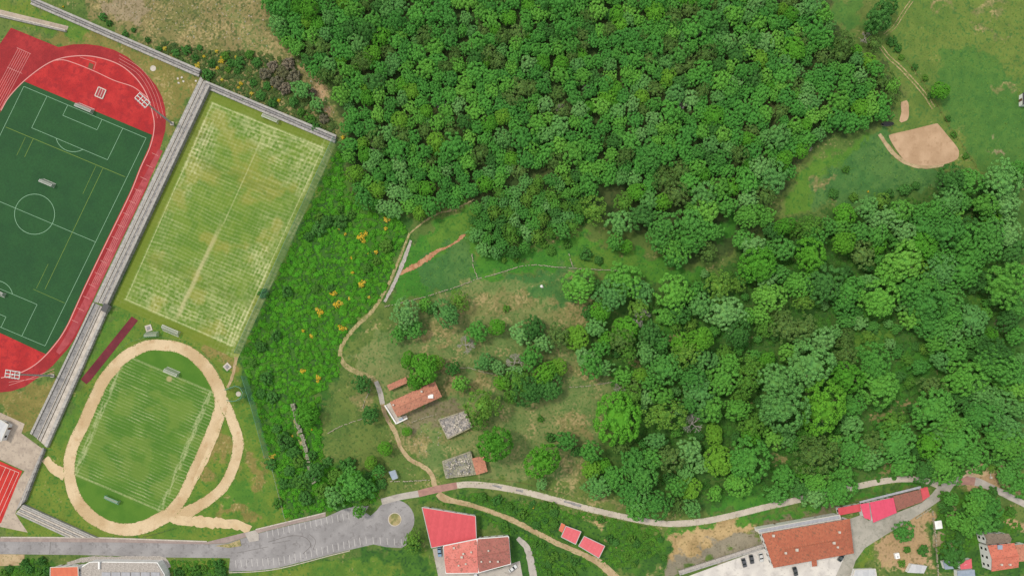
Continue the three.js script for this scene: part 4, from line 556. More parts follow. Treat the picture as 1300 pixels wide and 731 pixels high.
function ruin(label, q, mat, h, seed, extra) {                 // roofless barn: rubble filled walls with uneven tops
  const P = q.map(([a, b]) => { const g = G(a, b, h); return [g[0], g[2]]; }), c = cen(P), g = thing('ruined_barn', label, 'ruin', [c[0], hillW(...c), c[1]]), L = P.map(([x, z]) => [x - c[0], z - c[1]]), R = rng(seed);
  const N = 22, pos = [], idx = [], uv = []; for (let j = 0; j <= N; j++) for (let i = 0; i <= N; i++) { const u = i / N, v = j / N, x = lerp(lerp(L[0][0], L[1][0], u), lerp(L[3][0], L[2][0], u), v), z = lerp(lerp(L[0][1], L[1][1], u), lerp(L[3][1], L[2][1], u), v); pos.push(x, h * (0.3 + 0.75 * fbm(u * 7, v * 7, seed, 3)) + R() * 0.5, z); uv.push(x, z); if (i && j) { const a = (j - 1) * (N + 1) + i - 1; idx.push(a, a + N + 1, a + 1, a + 1, a + N + 1, a + N + 2); } }
  const t = new THREE.BufferGeometry(); t.setAttribute('position', new THREE.Float32BufferAttribute(pos, 3)); t.setAttribute('uv', new THREE.Float32BufferAttribute(uv, 2)); t.setIndex(idx); t.computeVertexNormals(); mesh('collapsed_roof', t, mat, g);
  for (const [part, m, n] of [['fallen_stones', M.wallCream, 130], ['roof_rubble', M.concreteDark, 130]]) { const bl = []; for (let i = 0; i < n; i++) { const u = 0.05 + 0.9 * R(), v = 0.05 + 0.9 * R(); if (part === 'fallen_stones' && vn(u * 4, v * 4, seed + 9) < 0.45) continue; const w = 0.3 + 0.8 * R() * R(), b = box(w, 0.35 + 0.3 * R(), w * (0.5 + 0.5 * R())); b.rotateZ((R() - 0.5) * 0.9); b.rotateY(R() * 6); b.translate(lerp(lerp(L[0][0], L[1][0], u), lerp(L[3][0], L[2][0], u), v), h * (0.3 + 0.75 * fbm(u * 7, v * 7, seed, 3)) + 0.35, lerp(lerp(L[0][1], L[1][1], u), lerp(L[3][1], L[2][1], u), v)); bl.push(b); } mesh(part, merge(bl), m, g).userData.kind = 'stuff'; }
  for (let i = 0; i < 4; i++) { const a = L[i], b = L[(i + 1) % 4], l = Math.hypot(b[0] - a[0], b[1] - a[1]), n = Math.round(l / 1.1), list = []; for (let k = 0; k < n; k++) { const hh = h * (0.75 + 0.4 * R()), bx = box(1.15, hh, 0.55); bx.rotateY(-Math.atan2(b[1] - a[1], b[0] - a[0])); bx.translate(lerp(a[0], b[0], (k + 0.5) / n), hh / 2 - 0.2, lerp(a[1], b[1], (k + 0.5) / n)); list.push(bx); } mesh('wall', merge(list), M.stone, g); }
  if (extra) extra(g, c); return g;
}
ruin('ruined barn with collapsed grey and white rubble roof below the farmhouse', [[556.6, 533], [590, 522], [599, 542], [568, 557]], M.rubble, 2.6, 501);
ruin('ruined barn full of grey and green rubble above the concrete lane', [[561.5, 586], [597, 573.5], [603.6, 602], [566, 607]], M.rubbleGreen, 2.2, 502);
building('barn_lean_to', 'small salmon tiled roof at the end of the rubble filled barn', 'shed', [[599, 582], [614, 578.5], [619, 598.5], [604.5, 603]], { eave: 2.8, type: 'flat', tilt: 0.5, roof: M.roofFarm, wall: M.stone, windows: 1 });
building('tin_shed', 'small pale blue tin shed above the turning circle', 'shed', [[493, 599], [501, 596.5], [505, 607], [498, 609.5]], { eave: 2.3, type: 'flat', tilt: 0.3, roof: M.roofBlue, wall: M.wallWhite, windows: 0, over: 0.15 });
building('long_hall', 'large red sheet roofed hall in front of the salmon roofed house', 'hall', [[535.8, 643.7], [603.6, 654.7], [604.8, 684], [547.5, 695.7]], { eave: 4.2, type: 'flat', tilt: 0.7, roof: M.roofRed, wall: M.wallWhite, edge: M.paintGrey, windows: 2 });
building('town_house', 'house with light salmon tiled roof and many chimneys beside the red hall', 'house', [[563, 693], [605.4, 684.4], [607.4, 727.5], [566, 728]], { eave: 6, rise: 1.5, roof: M.roofSalmon, edge: M.wallWhite, windows: 3, chimneys: [[576, 696, 0.7, 1.1], [588, 703, 0.7, 1.2], [598, 701, 0.6, 1], [582, 718, 0.6, 1], [591, 716, 0.6, 1], [586, 707, 0.8, 1.2]] });
building('town_house', 'house with brown red tiled roof attached to the salmon roofed house', 'house', [[605.8, 684], [645.7, 681], [648.4, 716], [607.8, 727]], { eave: 6.1, rise: 1.5, roof: M.roofBrown, edge: M.wallWhite, windows: 3, chimneys: [[620, 699, 0.6, 1], [611, 713, 0.6, 1], [622, 713, 0.6, 1], [632, 713, 0.7, 1.1]] });
building('roadside_shed', 'smaller of two coral red sheds beside the dirt lane', 'shed', [[718.4, 667.6], [737.8, 674.6], [731, 691], [712.5, 681.6]], { eave: 3, type: 'flat', tilt: 0.4, roof: M.roofCoral, edge: M.paintGrey, windows: 1 });
building('roadside_shed', 'larger of two coral red sheds beside the dirt lane', 'shed', [[741.8, 680.5], [768, 693], [760.5, 708.5], [734.7, 693]], { eave: 3, type: 'flat', tilt: 0.4, roof: M.roofCoral, edge: M.paintGrey, windows: 1 });
building('roadside_shed', 'tiny orange lean-to against the smaller coral red shed', 'shed', [[713, 664], [718, 666.4], [714, 676], [709.5, 673.5]], { eave: 2.2, type: 'flat', tilt: 0.3, roof: M.terracotta, windows: 0, over: 0.15 });
building('warehouse', 'large hip roofed building with orange brown tiles beside the white car park', 'building', [[968, 677.5], [1080, 658.5], [1085, 702.5], [982.8, 721]], { eave: 6.4, rise: 2.6, type: 'hip', hip: 0.17, roof: M.roofOrange, windows: 5, chimneys: [[984, 681, 0.9, 1.2], [998, 702, 0.8, 1.1], [1012, 698, 1, 1.1], [1067, 676, 0.8, 1.2], [1059, 689, 0.9, 1.2], [1065, 695, 0.7, 1]] });
building('canopy', 'long pale metal canopy roof behind the orange brown tiled building', 'canopy', [[962.5, 672], [1066.5, 653.5], [1068, 659], [964, 677]], { eave: 5.4, type: 'flat', tilt: 0.2, roof: M.roofSteel, wall: M.wallWhite, windows: 1, edge: M.paintWhite, over: 0.2 });
building('porch', 'small tiled porch on the car park side of the orange brown roofed building', 'porch', [[1031, 711], [1037, 710], [1038, 718.5], [1032, 719.5]], { eave: 4.2, type: 'flat', tilt: 0.3, roof: M.roofOrange, windows: 0, over: 0.2 });
building('red_shed', 'low red roofed shed at the corner of the grey forecourt', 'shed', [[1064, 645], [1092, 639.6], [1094, 649], [1066, 654.5]], { eave: 3, type: 'flat', tilt: 0.4, roof: M.roofRed, windows: 1 });
building('pink_barn', 'narrow pink roofed bay next to the larger pink barn', 'barn', [[1093, 640], [1103.5, 638], [1106, 660], [1098, 657.5]], { eave: 4, type: 'flat', tilt: 0.5, roof: M.roofPink, windows: 1 });
building('pink_barn', 'large bright pink sheet roofed barn on the grey forecourt', 'barn', [[1104.5, 637.6], [1134.4, 631.6], [1139.5, 651], [1109.6, 663.6]], { eave: 4.3, type: 'flat', tilt: 0.5, roof: M.roofPink, windows: 2 });
for (let i = 0; i < 3; i++) { const a = i / 3, b = (i + 1) / 3 - 0.02, t = [[1134.8, 630], [1169.5, 621.4]], s = [[1139.8, 648.5], [1172.5, 636.6]], f = (l, k) => [lerp(l[0][0], l[1][0], k), lerp(l[0][1], l[1][1], k)]; building('brown_barn', ['brown tiled barn bay joined to the bright pink barn', 'middle bay of the brown tiled barn row', 'brown tiled barn bay next to the small red end shed'][i], 'barn', [f(t, a), f(t, b), f(s, b), f(s, a)], { eave: 3.6, type: 'flat', tilt: 0.5, roof: M.roofBarn, wall: M.stone, windows: 1, over: 0.1 }); }
building('red_shed', 'small red roofed shed at the end of the brown barn row', 'shed', [[1169.6, 620], [1177.7, 617.6], [1181, 629.6], [1172.6, 635.8]], { eave: 3.3, type: 'flat', tilt: 0.4, roof: M.roofRed, windows: 0 });
{ const g = thing('gutter_roof', 'long narrow grey lean-to roof behind the pink and brown barns', 'roof', [mx(1132), 0, mz(629)]), o = [mx(1132), mz(629)], P = [[1070, 641.5], [1092, 636.6], [1170, 617], [1171.5, 619.5], [1134, 629], [1093, 639]].map(([a, b]) => { const p = G(a, b, 3.6); return [p[0] - o[0], p[2] - o[1]]; }); mesh('roof_sheet', slab([[P[1][0], 3.5, P[1][1]], [P[2][0], 3.5, P[2][1]], [P[3][0], 3.5, P[3][1]], [P[5][0], 3.5, P[5][1]]], 0.15), M.roofSteel, g); for (let i = 0; i < 7; i++) { const x = lerp(P[1][0], P[2][0], i / 6), z = lerp(P[1][1], P[2][1], i / 6); mesh('post', rod([x, 0, z + 0.3], [x, 3.4, z + 0.3], 0.1), M.steel, g); } }
building('white_house', 'white walled house with orange roof beside the overgrown garden', 'house', [[1255, 692.6], [1289, 689.5], [1294.4, 720.4], [1260, 725.6]], { eave: 6.6, rise: 1.6, roof: M.roofHouse, windows: 3, skylights: [[1271.7, 695, 2.2, 2, M.roofBlue]], chimneys: [[1273, 717, 0.7, 1.2], [1284, 717, 0.7, 1.2]] });
building('house_extension', 'grey brown tiled extension of the white walled house', 'house', [[1250, 677.5], [1282, 677.5], [1284.5, 688.5], [1253, 691.6]], { eave: 6, rise: 1.2, roof: M.roofGrey, windows: 2 });
building('house_extension', 'small orange roofed annex on the lane side of the white house', 'house', [[1290.5, 692], [1306, 690], [1308, 712], [1294, 713]], { eave: 5, type: 'flat', tilt: 0.5, roof: M.roofFarm, windows: 1 });
building('garden_roof', 'low white flat roof at the foot of the grass corner', 'shed', [[1086, 723], [1112, 722], [1115, 738], [1082, 738]], { eave: 2.8, type: 'flat', tilt: 0.2, roof: M.roofWhite, windows: 0, edge: M.paintWhite });
building('garden_shed', 'red tarpaulin roofed garden shed beside the dark tree', 'shed', [[1219, 714], [1234, 709], [1235.5, 721.5], [1221, 723]], { eave: 2.4, type: 'flat', tilt: 0.3, roof: M.roofCoral, windows: 0, over: 0.15 });
building('garden_shed', 'grey blue flat roofed shed below the red tarpaulin roof', 'shed', [[1216, 724.5], [1238, 723], [1240, 740], [1217, 740]], { eave: 2.6, type: 'flat', tilt: 0.3, roof: M.roofBlue, windows: 0, over: 0.15 });
building('garden_shed', 'pale blue tin lean-to at the edge of the overgrown garden', 'shed', [[1198, 713], [1205, 711], [1212, 722], [1201, 723]], { eave: 2.2, type: 'flat', tilt: 0.2, roof: M.roofBlue, windows: 0, over: 0.15 });
building('garden_shed', 'white roofed garden shed at the foot of the tan plot', 'shed', [[1158, 716], [1178, 718.5], [1174, 728], [1153, 727]], { eave: 2.3, type: 'flat', tilt: 0.2, roof: M.roofWhite, windows: 0, over: 0.15 });
building('terracotta_house', 'house corner with bright terracotta roof below the road', 'house', [[63.6, 720], [98.6, 719], [99, 750], [62, 750]], { eave: 6, type: 'flat', tilt: 0.4, roof: M.terracotta, windows: 2, edge: M.paintWhite });
{ // flat white roofed building with roof lights below the road
  const g = thing('flat_roof_building', 'white flat roofed building with row of roof lights below the road', 'building', [mx(155), 0, mz(728)]), o = [mx(155), mz(728)], h = 5, q = (l) => l.map(([a, b]) => { const p = G(a, b, h); return [p[0] - o[0], p[2] - o[1]]; });
  mesh('wall', prism(q([[101, 720], [112, 713.5], [126, 713], [199, 714], [208, 729], [208, 752], [101, 752]]), 0, h), M.wallWhite, g); mesh('roof', prism(q([[102, 721], [112.5, 714.5], [126, 714], [198, 715], [206.8, 729], [206.8, 751], [102, 751]]), h, h + 0.25), M.rubble, g);
  for (let i = 0; i < 6; i++) mesh('roof_light', prism(q([[129 + i * 12.5, 726], [140 + i * 12.5, 726.3], [140 + i * 12.5, 745], [129 + i * 12.5, 745]]), h + 0.2, h + 0.55), M.roofSteel, g);
  mesh('parapet', prism(q([[125, 712.6], [127, 712.6], [127, 722], [125, 722]]), h, h + 1), M.wallWhite, g);
}
building('pavilion', 'white roofed pavilion corner on the paved plaza', 'pavilion', [[-20, 530], [0, 533], [9.5, 539], [0, 561]], { eave: 3.4, type: 'flat', tilt: 0.1, roof: M.roofWhite, windows: 1, edge: M.paintWhite });
struct('rubble_strip', ribbonGeo([[84, 716, 2], [110, 710, 3], [150, 709, 2.6], [190, 709, 3], [206, 712, 5], [212, 722, 5]], 0.05, { drape: false, rag: 0.3, seed: 91 }), M.rubble);
{ const g = thing('garden_shelter', 'square white garden shelter between the tan plot and the garden', 'shelter', [mx(1188.5), 0, mz(665)]); g.rotation.y = 0.15; mesh('roof', box(3.3, 0.15, 3.8, 0, 2.4, 0), M.wallWhite, g); for (const [x, z] of [[-1.5, -1.7], [1.5, -1.7], [-1.5, 1.7], [1.5, 1.7]]) mesh('post', rod([x, 0, z], [x, 2.35, z], 0.07), M.steelWhite, g); }
{ const g = thing('water_tank', 'white square water tank standing on the tan garden plot', 'tank', [mx(1138.5), 0, mz(705)]); g.rotation.y = 0.2; mesh('tank', box(2, 1.3, 2.6, 0, 0.65, 0), M.wallWhite, g); mesh('lid', new THREE.CylinderGeometry(0.35, 0.35, 0.12, 12).translate(0, 1.36, 0.4), M.steel, g); }
{ const g = thing('water_trough', 'dark stone rimmed water trough beside the bare soil patch', 'trough', G(1127, 157.5)); g.rotation.y = 0.05; const sh = new THREE.Shape(); sh.absellipse(0, 0, 3.6, 1.5, 0, 6.2832); const ho = new THREE.Path(); ho.absellipse(0, 0, 3, 1, 0, 6.2832, true); sh.holes.push(ho); const e = new THREE.ExtrudeGeometry(sh, { depth: 0.6, bevelEnabled: false, curveSegments: 20 }); e.rotateX(-Math.PI / 2); mesh('rim', e, M.stone, g); const w = new THREE.CylinderGeometry(1, 1, 0.4, 24); w.scale(3, 1, 1); w.translate(0, 0.2, 0); mesh('water', w, M.water, g); }
{ const g = thing('white_barrier', 'white swing barrier on the sandy corner of the lane', 'barrier', [mx(1256), 0, mz(597)]); mesh('post', rod([-0.4, 0, -3], [-0.4, 1.3, -3], 0.14), M.steelWhite, g); mesh('post', rod([0.5, 0, 3], [0.5, 1.2, 3], 0.14), M.steelWhite, g); mesh('bar', rod([-0.4, 1.1, -3.2], [0.5, 1.1, 3.2], 0.09), M.steelWhite, g); mesh('counterweight', box(1, 0.7, 1, 0.9, 0.5, 3.4), M.concretePale, g); }
{ const g = thing('field_barn', 'white walled field barn at the pasture edge', 'barn', G(1302, 128)); mesh('wall', box(6, 2.6, 5, 0.4, 1.3, 0), M.wallWhite, g); mesh('roof', box(6.4, 0.2, 5.4, 0.4, 2.7, 0), M.darkSteel, g); mesh('door', box(0.08, 2, 1.2, -2.64, 1, 0), M.wood, g); }
{ const g = thing('white_cairn', 'small white survey stone in the dry meadow', 'stone', G(687.5, 363.5)); const i = new THREE.DodecahedronGeometry(0.75, 0); i.scale(1, 0.8, 1); i.translate(0, 0.4, 0); mesh('stone', i, M.wallWhite, g); const b = new THREE.DodecahedronGeometry(0.4, 0); b.translate(0.6, 0.2, 0.4); mesh('stone', b, M.wallCream, g); }
console.log('buildings');

// ---------------------------------------------------------------- cars
function car(px, py, ang, rgb, label) {                        // ang: heading in the map plane
  const g = thing('parked_car', label, 'car', [mx(px), 0.03, mz(py)], 'parked cars'), paint = new THREE.MeshPhysicalMaterial({ color: new THREE.Color().setRGB(...alb(...rgb)), roughness: 0.35, clearcoat: 0.8, clearcoatRoughness: 0.15 }); g.rotation.y = -ang;
  const prof = (pts, w, b) => { const s = new THREE.Shape(pts.map(([x, y]) => new THREE.Vector2(x, y))), e = new THREE.ExtrudeGeometry(s, { depth: w - 2 * b, bevelEnabled: true, bevelSize: b, bevelThickness: b, bevelSegments: 2, curveSegments: 6 }); e.translate(0, 0, -(w - 2 * b) / 2); return e; };
  mesh('body', prof([[-2.05, 0.32], [2.05, 0.32], [2.1, 0.6], [1.95, 0.78], [0.9, 0.92], [-1.85, 0.95], [-2.08, 0.8]], 1.76, 0.1), paint, g);
  mesh('window', prof([[-1.75, 0.95], [0.95, 0.92], [0.28, 1.36], [-1.3, 1.4]], 1.56, 0.08), M.glass, g);
  mesh('roof_panel', prof([[-1.28, 1.4], [0.2, 1.38], [0.1, 1.48], [-1.15, 1.49]], 1.42, 0.05), paint, g);
  for (const [x, z] of [[1.3, 0.8], [1.3, -0.8], [-1.3, 0.8], [-1.3, -0.8]]) { const w = new THREE.CylinderGeometry(0.32, 0.32, 0.22, 14); w.rotateX(Math.PI / 2); w.translate(x, 0.32, z); const o = mesh('wheel', w, M.darkSteel, g); const r = new THREE.CylinderGeometry(0.18, 0.18, 0.24, 10); r.rotateX(Math.PI / 2); r.translate(x, 0.32, z); mesh('rim', r, M.steel, o); }
  for (const z of [-0.6, 0.6]) { mesh('headlight', box(0.12, 0.14, 0.34, 2.1, 0.64, z), M.steelWhite, g); mesh('tail_light', box(0.1, 0.16, 0.3, -2.1, 0.72, z), plain(150, 20, 20, 0.4), g); }
}
car(944.5, 714, 1.3, [66, 68, 76], 'dark grey car parked farthest from the orange brown roofed building');
car(954, 709.5, 1.36, [58, 60, 66], 'black car parked between the dark grey and the white car');
car(966, 707, 1.36, [214, 216, 216], 'white car parked beside the orange brown roofed building');
car(1009.5, 725, 1.3, [52, 56, 58], 'black car parked alone in front of the orange brown roofed building');
car(1068, 707, -1.0, [48, 66, 70], 'dark car parked at the corner by the grey forecourt');
car(558, 700.5, 1.5, [128, 164, 196], 'light blue car parked between hall wall and salmon roofed house');
car(651, 721, -0.65, [226, 228, 230], 'white car parked on the driveway beside the brown red roof');
car(604, 731, 1.45, [224, 226, 230], 'white car parked in front of the salmon roofed house');
console.log('cars');

// ---------------------------------------------------------------- trees and shrubs
function leafGeo(seed, { lobes = 30, lr = [0.22, 0.32], leaves = 110, leaf = 0.085, flat = 0.82, low = -0.25, core = 260, jit = 0.55, rag = 0.16, tint = 0.16 }) {
  const R = rng(seed), pos = [], nor = [], col = [], idx = [], N = [0, 0, 0]; let nv = 0;
  const dirv = () => { const z = R() * 2 - 1, t = R() * 6.2832, r = Math.sqrt(1 - z * z); return [r * Math.cos(t), z, r * Math.sin(t)]; };
  const n3 = (v) => { const l = Math.hypot(...v) || 1; return [v[0] / l, v[1] / l, v[2] / l]; };
  const quad = (c, n, s, tone) => {
    let a = n3([n[1] + 0.31, n[2] - n[0], 0.17 - n[1]]); const d0 = a[0] * n[0] + a[1] * n[1] + a[2] * n[2]; a = n3([a[0] - d0 * n[0], a[1] - d0 * n[1], a[2] - d0 * n[2]]); const b = [n[1] * a[2] - n[2] * a[1], n[2] * a[0] - n[0] * a[2], n[0] * a[1] - n[1] * a[0]], t = R() * 6.2832, ct = Math.cos(t), st = Math.sin(t), w = s * (0.55 + 0.35 * R());
    const e = [a[0] * ct + b[0] * st, a[1] * ct + b[1] * st, a[2] * ct + b[2] * st], f = [b[0] * ct - a[0] * st, b[1] * ct - a[1] * st, b[2] * ct - a[2] * st], k = s * 0.22;
    for (const [x, y, z] of [[-s, 0, 0], [0, w, -k], [s, 0, 0], [0, -w, -k]]) { pos.push(c[0] + e[0] * x + f[0] * y + n[0] * z, c[1] + e[1] * x + f[1] * y + n[1] * z, c[2] + e[2] * x + f[2] * y + n[2] * z); nor.push(...n); col.push(...tone); }
    idx.push(nv, nv + 2, nv + 1, nv, nv + 3, nv + 2); nv += 4;
  };
  const tone = () => { const h = (R() - 0.5) * tint; return [1 + h, 1, 1 - h]; };   // every leaf: a slight shift between yellow and blue green
  for (let i = 0; i < lobes; i++) {
    const y = lerp(low, 0.98, (i + 0.5) / lobes) + (R() - 0.5) * 0.1, t = i * 2.39996 + R() * 0.7, r = Math.sqrt(Math.max(0.02, 1 - Math.min(1, y * y))), l = lerp(lr[0], lr[1], R());
    const bulge = vn(r * Math.cos(t) * 1.9 + 9, r * Math.sin(t) * 1.9 + 9 + y, seed) - 0.5, o = (1 - l * 0.85) * (1 + bulge * 2.2 * rag + (R() - 0.5) * rag);
    const c = [r * Math.cos(t) * o, y * o * flat, r * Math.sin(t) * o];
    for (let j = 0; j < leaves; j++) { let d = dirv(); if (d[0] * c[0] + d[1] * (c[1] + 0.5) + d[2] * c[2] < -0.2) d = [-d[0], -d[1], -d[2]]; const q = l * (0.66 + 0.4 * R()), n = n3([d[0] + (R() - 0.5) * jit * 2, d[1] + (R() - 0.5) * jit * 2 + 0.2, d[2] + (R() - 0.5) * jit * 2]); quad([c[0] + d[0] * q, c[1] + d[1] * q, c[2] + d[2] * q], n, leaf * (0.6 + 0.8 * R()), tone()); }
  }
  for (let j = 0; j < core; j++) { const d = dirv(), q = 0.3 + 0.28 * R(); quad([d[0] * q, Math.max(low, d[1] * q * flat), d[2] * q], n3([d[0], d[1] + 0.6, d[2]]), 0.16, tone()); }
  const g = new THREE.BufferGeometry(); g.setAttribute('position', new THREE.Float32BufferAttribute(pos, 3)); g.setAttribute('normal', new THREE.Float32BufferAttribute(nor, 3)); g.setAttribute('color', new THREE.Float32BufferAttribute(col, 3)); g.setIndex(idx); return g;
}
function trunkGeo(seed, y1 = 1.25, r = 0.09, limbs = 6, reach = 0.6) { const R = rng(seed), l = [rod([0, -0.05, 0], [0.02, y1 * 0.6, 0.03], r, r * 0.75, 7), rod([0.02, y1 * 0.58, 0.03], [0, y1, 0], r * 0.75, r * 0.3, 6)]; for (let i = 0; i < limbs; i++) { const t = i / limbs * 6.2832 + R(), y = y1 * (0.45 + 0.35 * R()); l.push(rod([0, y, 0], [Math.cos(t) * reach, y + 0.35 + 0.25 * R(), Math.sin(t) * reach], r * 0.45, r * 0.15, 5)); } return merge(l); }
function deadGeo(seed) {
  const R = rng(seed), l = [rod([0, -0.05, 0], [0.03, 0.9, 0.02], 0.07, 0.06, 6)];
  const grow = (p, d, len, r, lev) => { const e = [p[0] + d[0] * len, p[1] + d[1] * len, p[2] + d[2] * len]; l.push(rod(p, e, r, r * 0.6, 5)); if (lev > 3) return; const n = lev < 1 ? 4 : 3; for (let i = 0; i < n; i++) { const v = [d[0] + (R() - 0.5) * 1.5, d[1] * 0.7 + (R() - 0.35) * 0.5, d[2] + (R() - 0.5) * 1.5], m = Math.hypot(...v); grow(e, [v[0] / m, v[1] / m, v[2] / m], len * (0.6 + 0.2 * R()), r * 0.62, lev + 1); } };
  for (let i = 0; i < 5; i++) { const t = i / 5 * 6.2832 + R(), m = 1.2; grow([0.02, 0.75 + R() * 0.15, 0.02], [Math.cos(t) / m, 0.55 / m, Math.sin(t) / m], 0.4, 0.05, 0); }
  return merge(l);
}
const crowns = {
  lump: [701, 702, 703, 704, 705].map((s) => leafGeo(s, { lobes: 72, lr: [0.12, 0.19], leaves: 58, leaf: 0.046, rag: 0.3, core: 420, jit: 0.5 })),
  lumpBig: [706, 707, 708].map((s) => leafGeo(s, { lobes: 150, lr: [0.08, 0.135], leaves: 46, leaf: 0.034, rag: 0.28, core: 620, jit: 0.5 })),
  fine: [711, 712, 713].map((s) => leafGeo(s, { lobes: 130, lr: [0.09, 0.15], leaves: 44, leaf: 0.038, rag: 0.14, core: 460, jit: 0.8 })),
  thin: [721, 722].map((s) => leafGeo(s, { lobes: 84, lr: [0.1, 0.17], leaves: 36, leaf: 0.042, rag: 0.32, core: 160, jit: 0.95, tint: 0.3 })),
  bush: [731, 732, 733].map((s) => leafGeo(s, { lobes: 26, lr: [0.2, 0.34], leaves: 48, leaf: 0.1, rag: 0.34, core: 60, flat: 0.6, low: -0.1, jit: 0.6 })),
};
const trunks = [741, 742].map((s) => trunkGeo(s)), bushStems = trunkGeo(743, 0.5, 0.04, 7, 0.4), dead = [751, 752, 753].map(deadGeo);
const leafMat = (r, g, b) => new THREE.MeshStandardMaterial({ color: new THREE.Color().setRGB(lin(r) * 0.96, lin(g) * 0.92, lin(b) * 0.88), roughness: 1, vertexColors: true, side: THREE.DoubleSide });
const K = {                                                      // kinds: name, wording, crown shape, leaf colours
  o: ['oak_tree', 'mid green lumpy crowned tree', 'lump', [[78, 148, 56], [84, 154, 60], [72, 140, 56], [82, 150, 62], [90, 158, 58]]],
  g: ['willow_tree', 'pale grey green crowned tree', 'lump', [[100, 162, 82], [92, 154, 76], [110, 168, 92], [88, 150, 76]]],
  l: ['lime_tree', 'bright lime green smooth crowned tree', 'fine', [[86, 158, 40], [94, 162, 42], [78, 150, 38], [104, 162, 46]]],
  m: ['forest_tree', 'fresh green lumpy crowned tree', 'lump', [[76, 150, 58], [84, 158, 60], [72, 144, 58]]],
  y: ['chestnut_tree', 'yellow green lumpy crowned tree', 'lump', [[98, 168, 60], [106, 172, 64], [92, 162, 58]]],
  d: ['holm_oak', 'dark green dense crowned tree', 'lump', [[62, 120, 48], [68, 126, 54], [58, 114, 46]]],
  b: ['ash_tree', 'olive brown thinly leaved tree', 'thin', [[90, 130, 58], [96, 134, 64], [84, 124, 54]]],
  v: ['hazel_tree', 'olive green thin crowned tree', 'thin', [[92, 148, 50], [102, 152, 54], [86, 142, 48]]],
};
const mats = {}; for (const k in K) mats[k] = K[k][3].map((c) => leafMat(...c));
const T = rng(4242), taken = [];
function stand(px, py) { if (px > 1095 && py > 620) return ['in the gardens beside the barns', 'garden']; if (px < 482) return ['beside the scrub', 'scrub']; if (px < 724 && py > 372) return ['around the ruined farm', 'farm']; if (py < 225 || (px < 760 && py < 330)) return ['in the dense hillside wood', 'hillside wood']; return ['in the valley wood above the lane', 'valley wood']; }
function tree(px, py, r, k, special, grow) {
  taken.push([px, py, r]);
  if (k === 'x') { const R = r * S * 1.05, p = G(px, py, R * 1.1), g = thing('dead_tree', special || 'bare grey dead tree with spreading branches among the green trees', 'dead tree', p, special ? undefined : 'bare dead trees'); mesh('branches', dead[Math.floor(T() * 3)], M.deadBark, g); g.scale.setScalar(R * 0.86); g.rotation.y = T() * 6.28; return g; }
  const R = r * S * (grow || 1.08), sy = R * (0.8 + 0.5 * T()) / (grow ? 1.05 : 1), p = G(px, py, sy * 1.35), [name, words, shape] = K[k], [where, grp] = stand(px, py);
  const g = thing(name, special || `${words} ${where}`, 'tree', p, special ? undefined : `${words}s, ${grp}`);
  const c = crowns[shape === 'lump' && r > 14.5 ? 'lumpBig' : shape]; mesh('trunk', trunks[T() < 0.5 ? 0 : 1], M.bark, g); const cr = mesh('crown', c[Math.floor(T() * c.length)], mats[k][Math.floor(T() * mats[k].length)], g); cr.position.y = 1.05;
  g.scale.set(R * (0.82 + 0.36 * T()), sy, R * (0.82 + 0.36 * T())); g.rotation.y = T() * 6.28; return g;
}
const specials = { '1049,517': 'largest smooth bright green round crown in the valley wood', '628,565': 'round lime green tree beside the rubble filled barn', '612,517': 'thin crowned olive green tree beside the collapsed grey barn', '1197,113.5': 'lone lime green tree by the pasture fence', '582,381': 'olive lime tree on its own beside a pale bush in the dry meadow', '382,127': '', '409,109': '' };
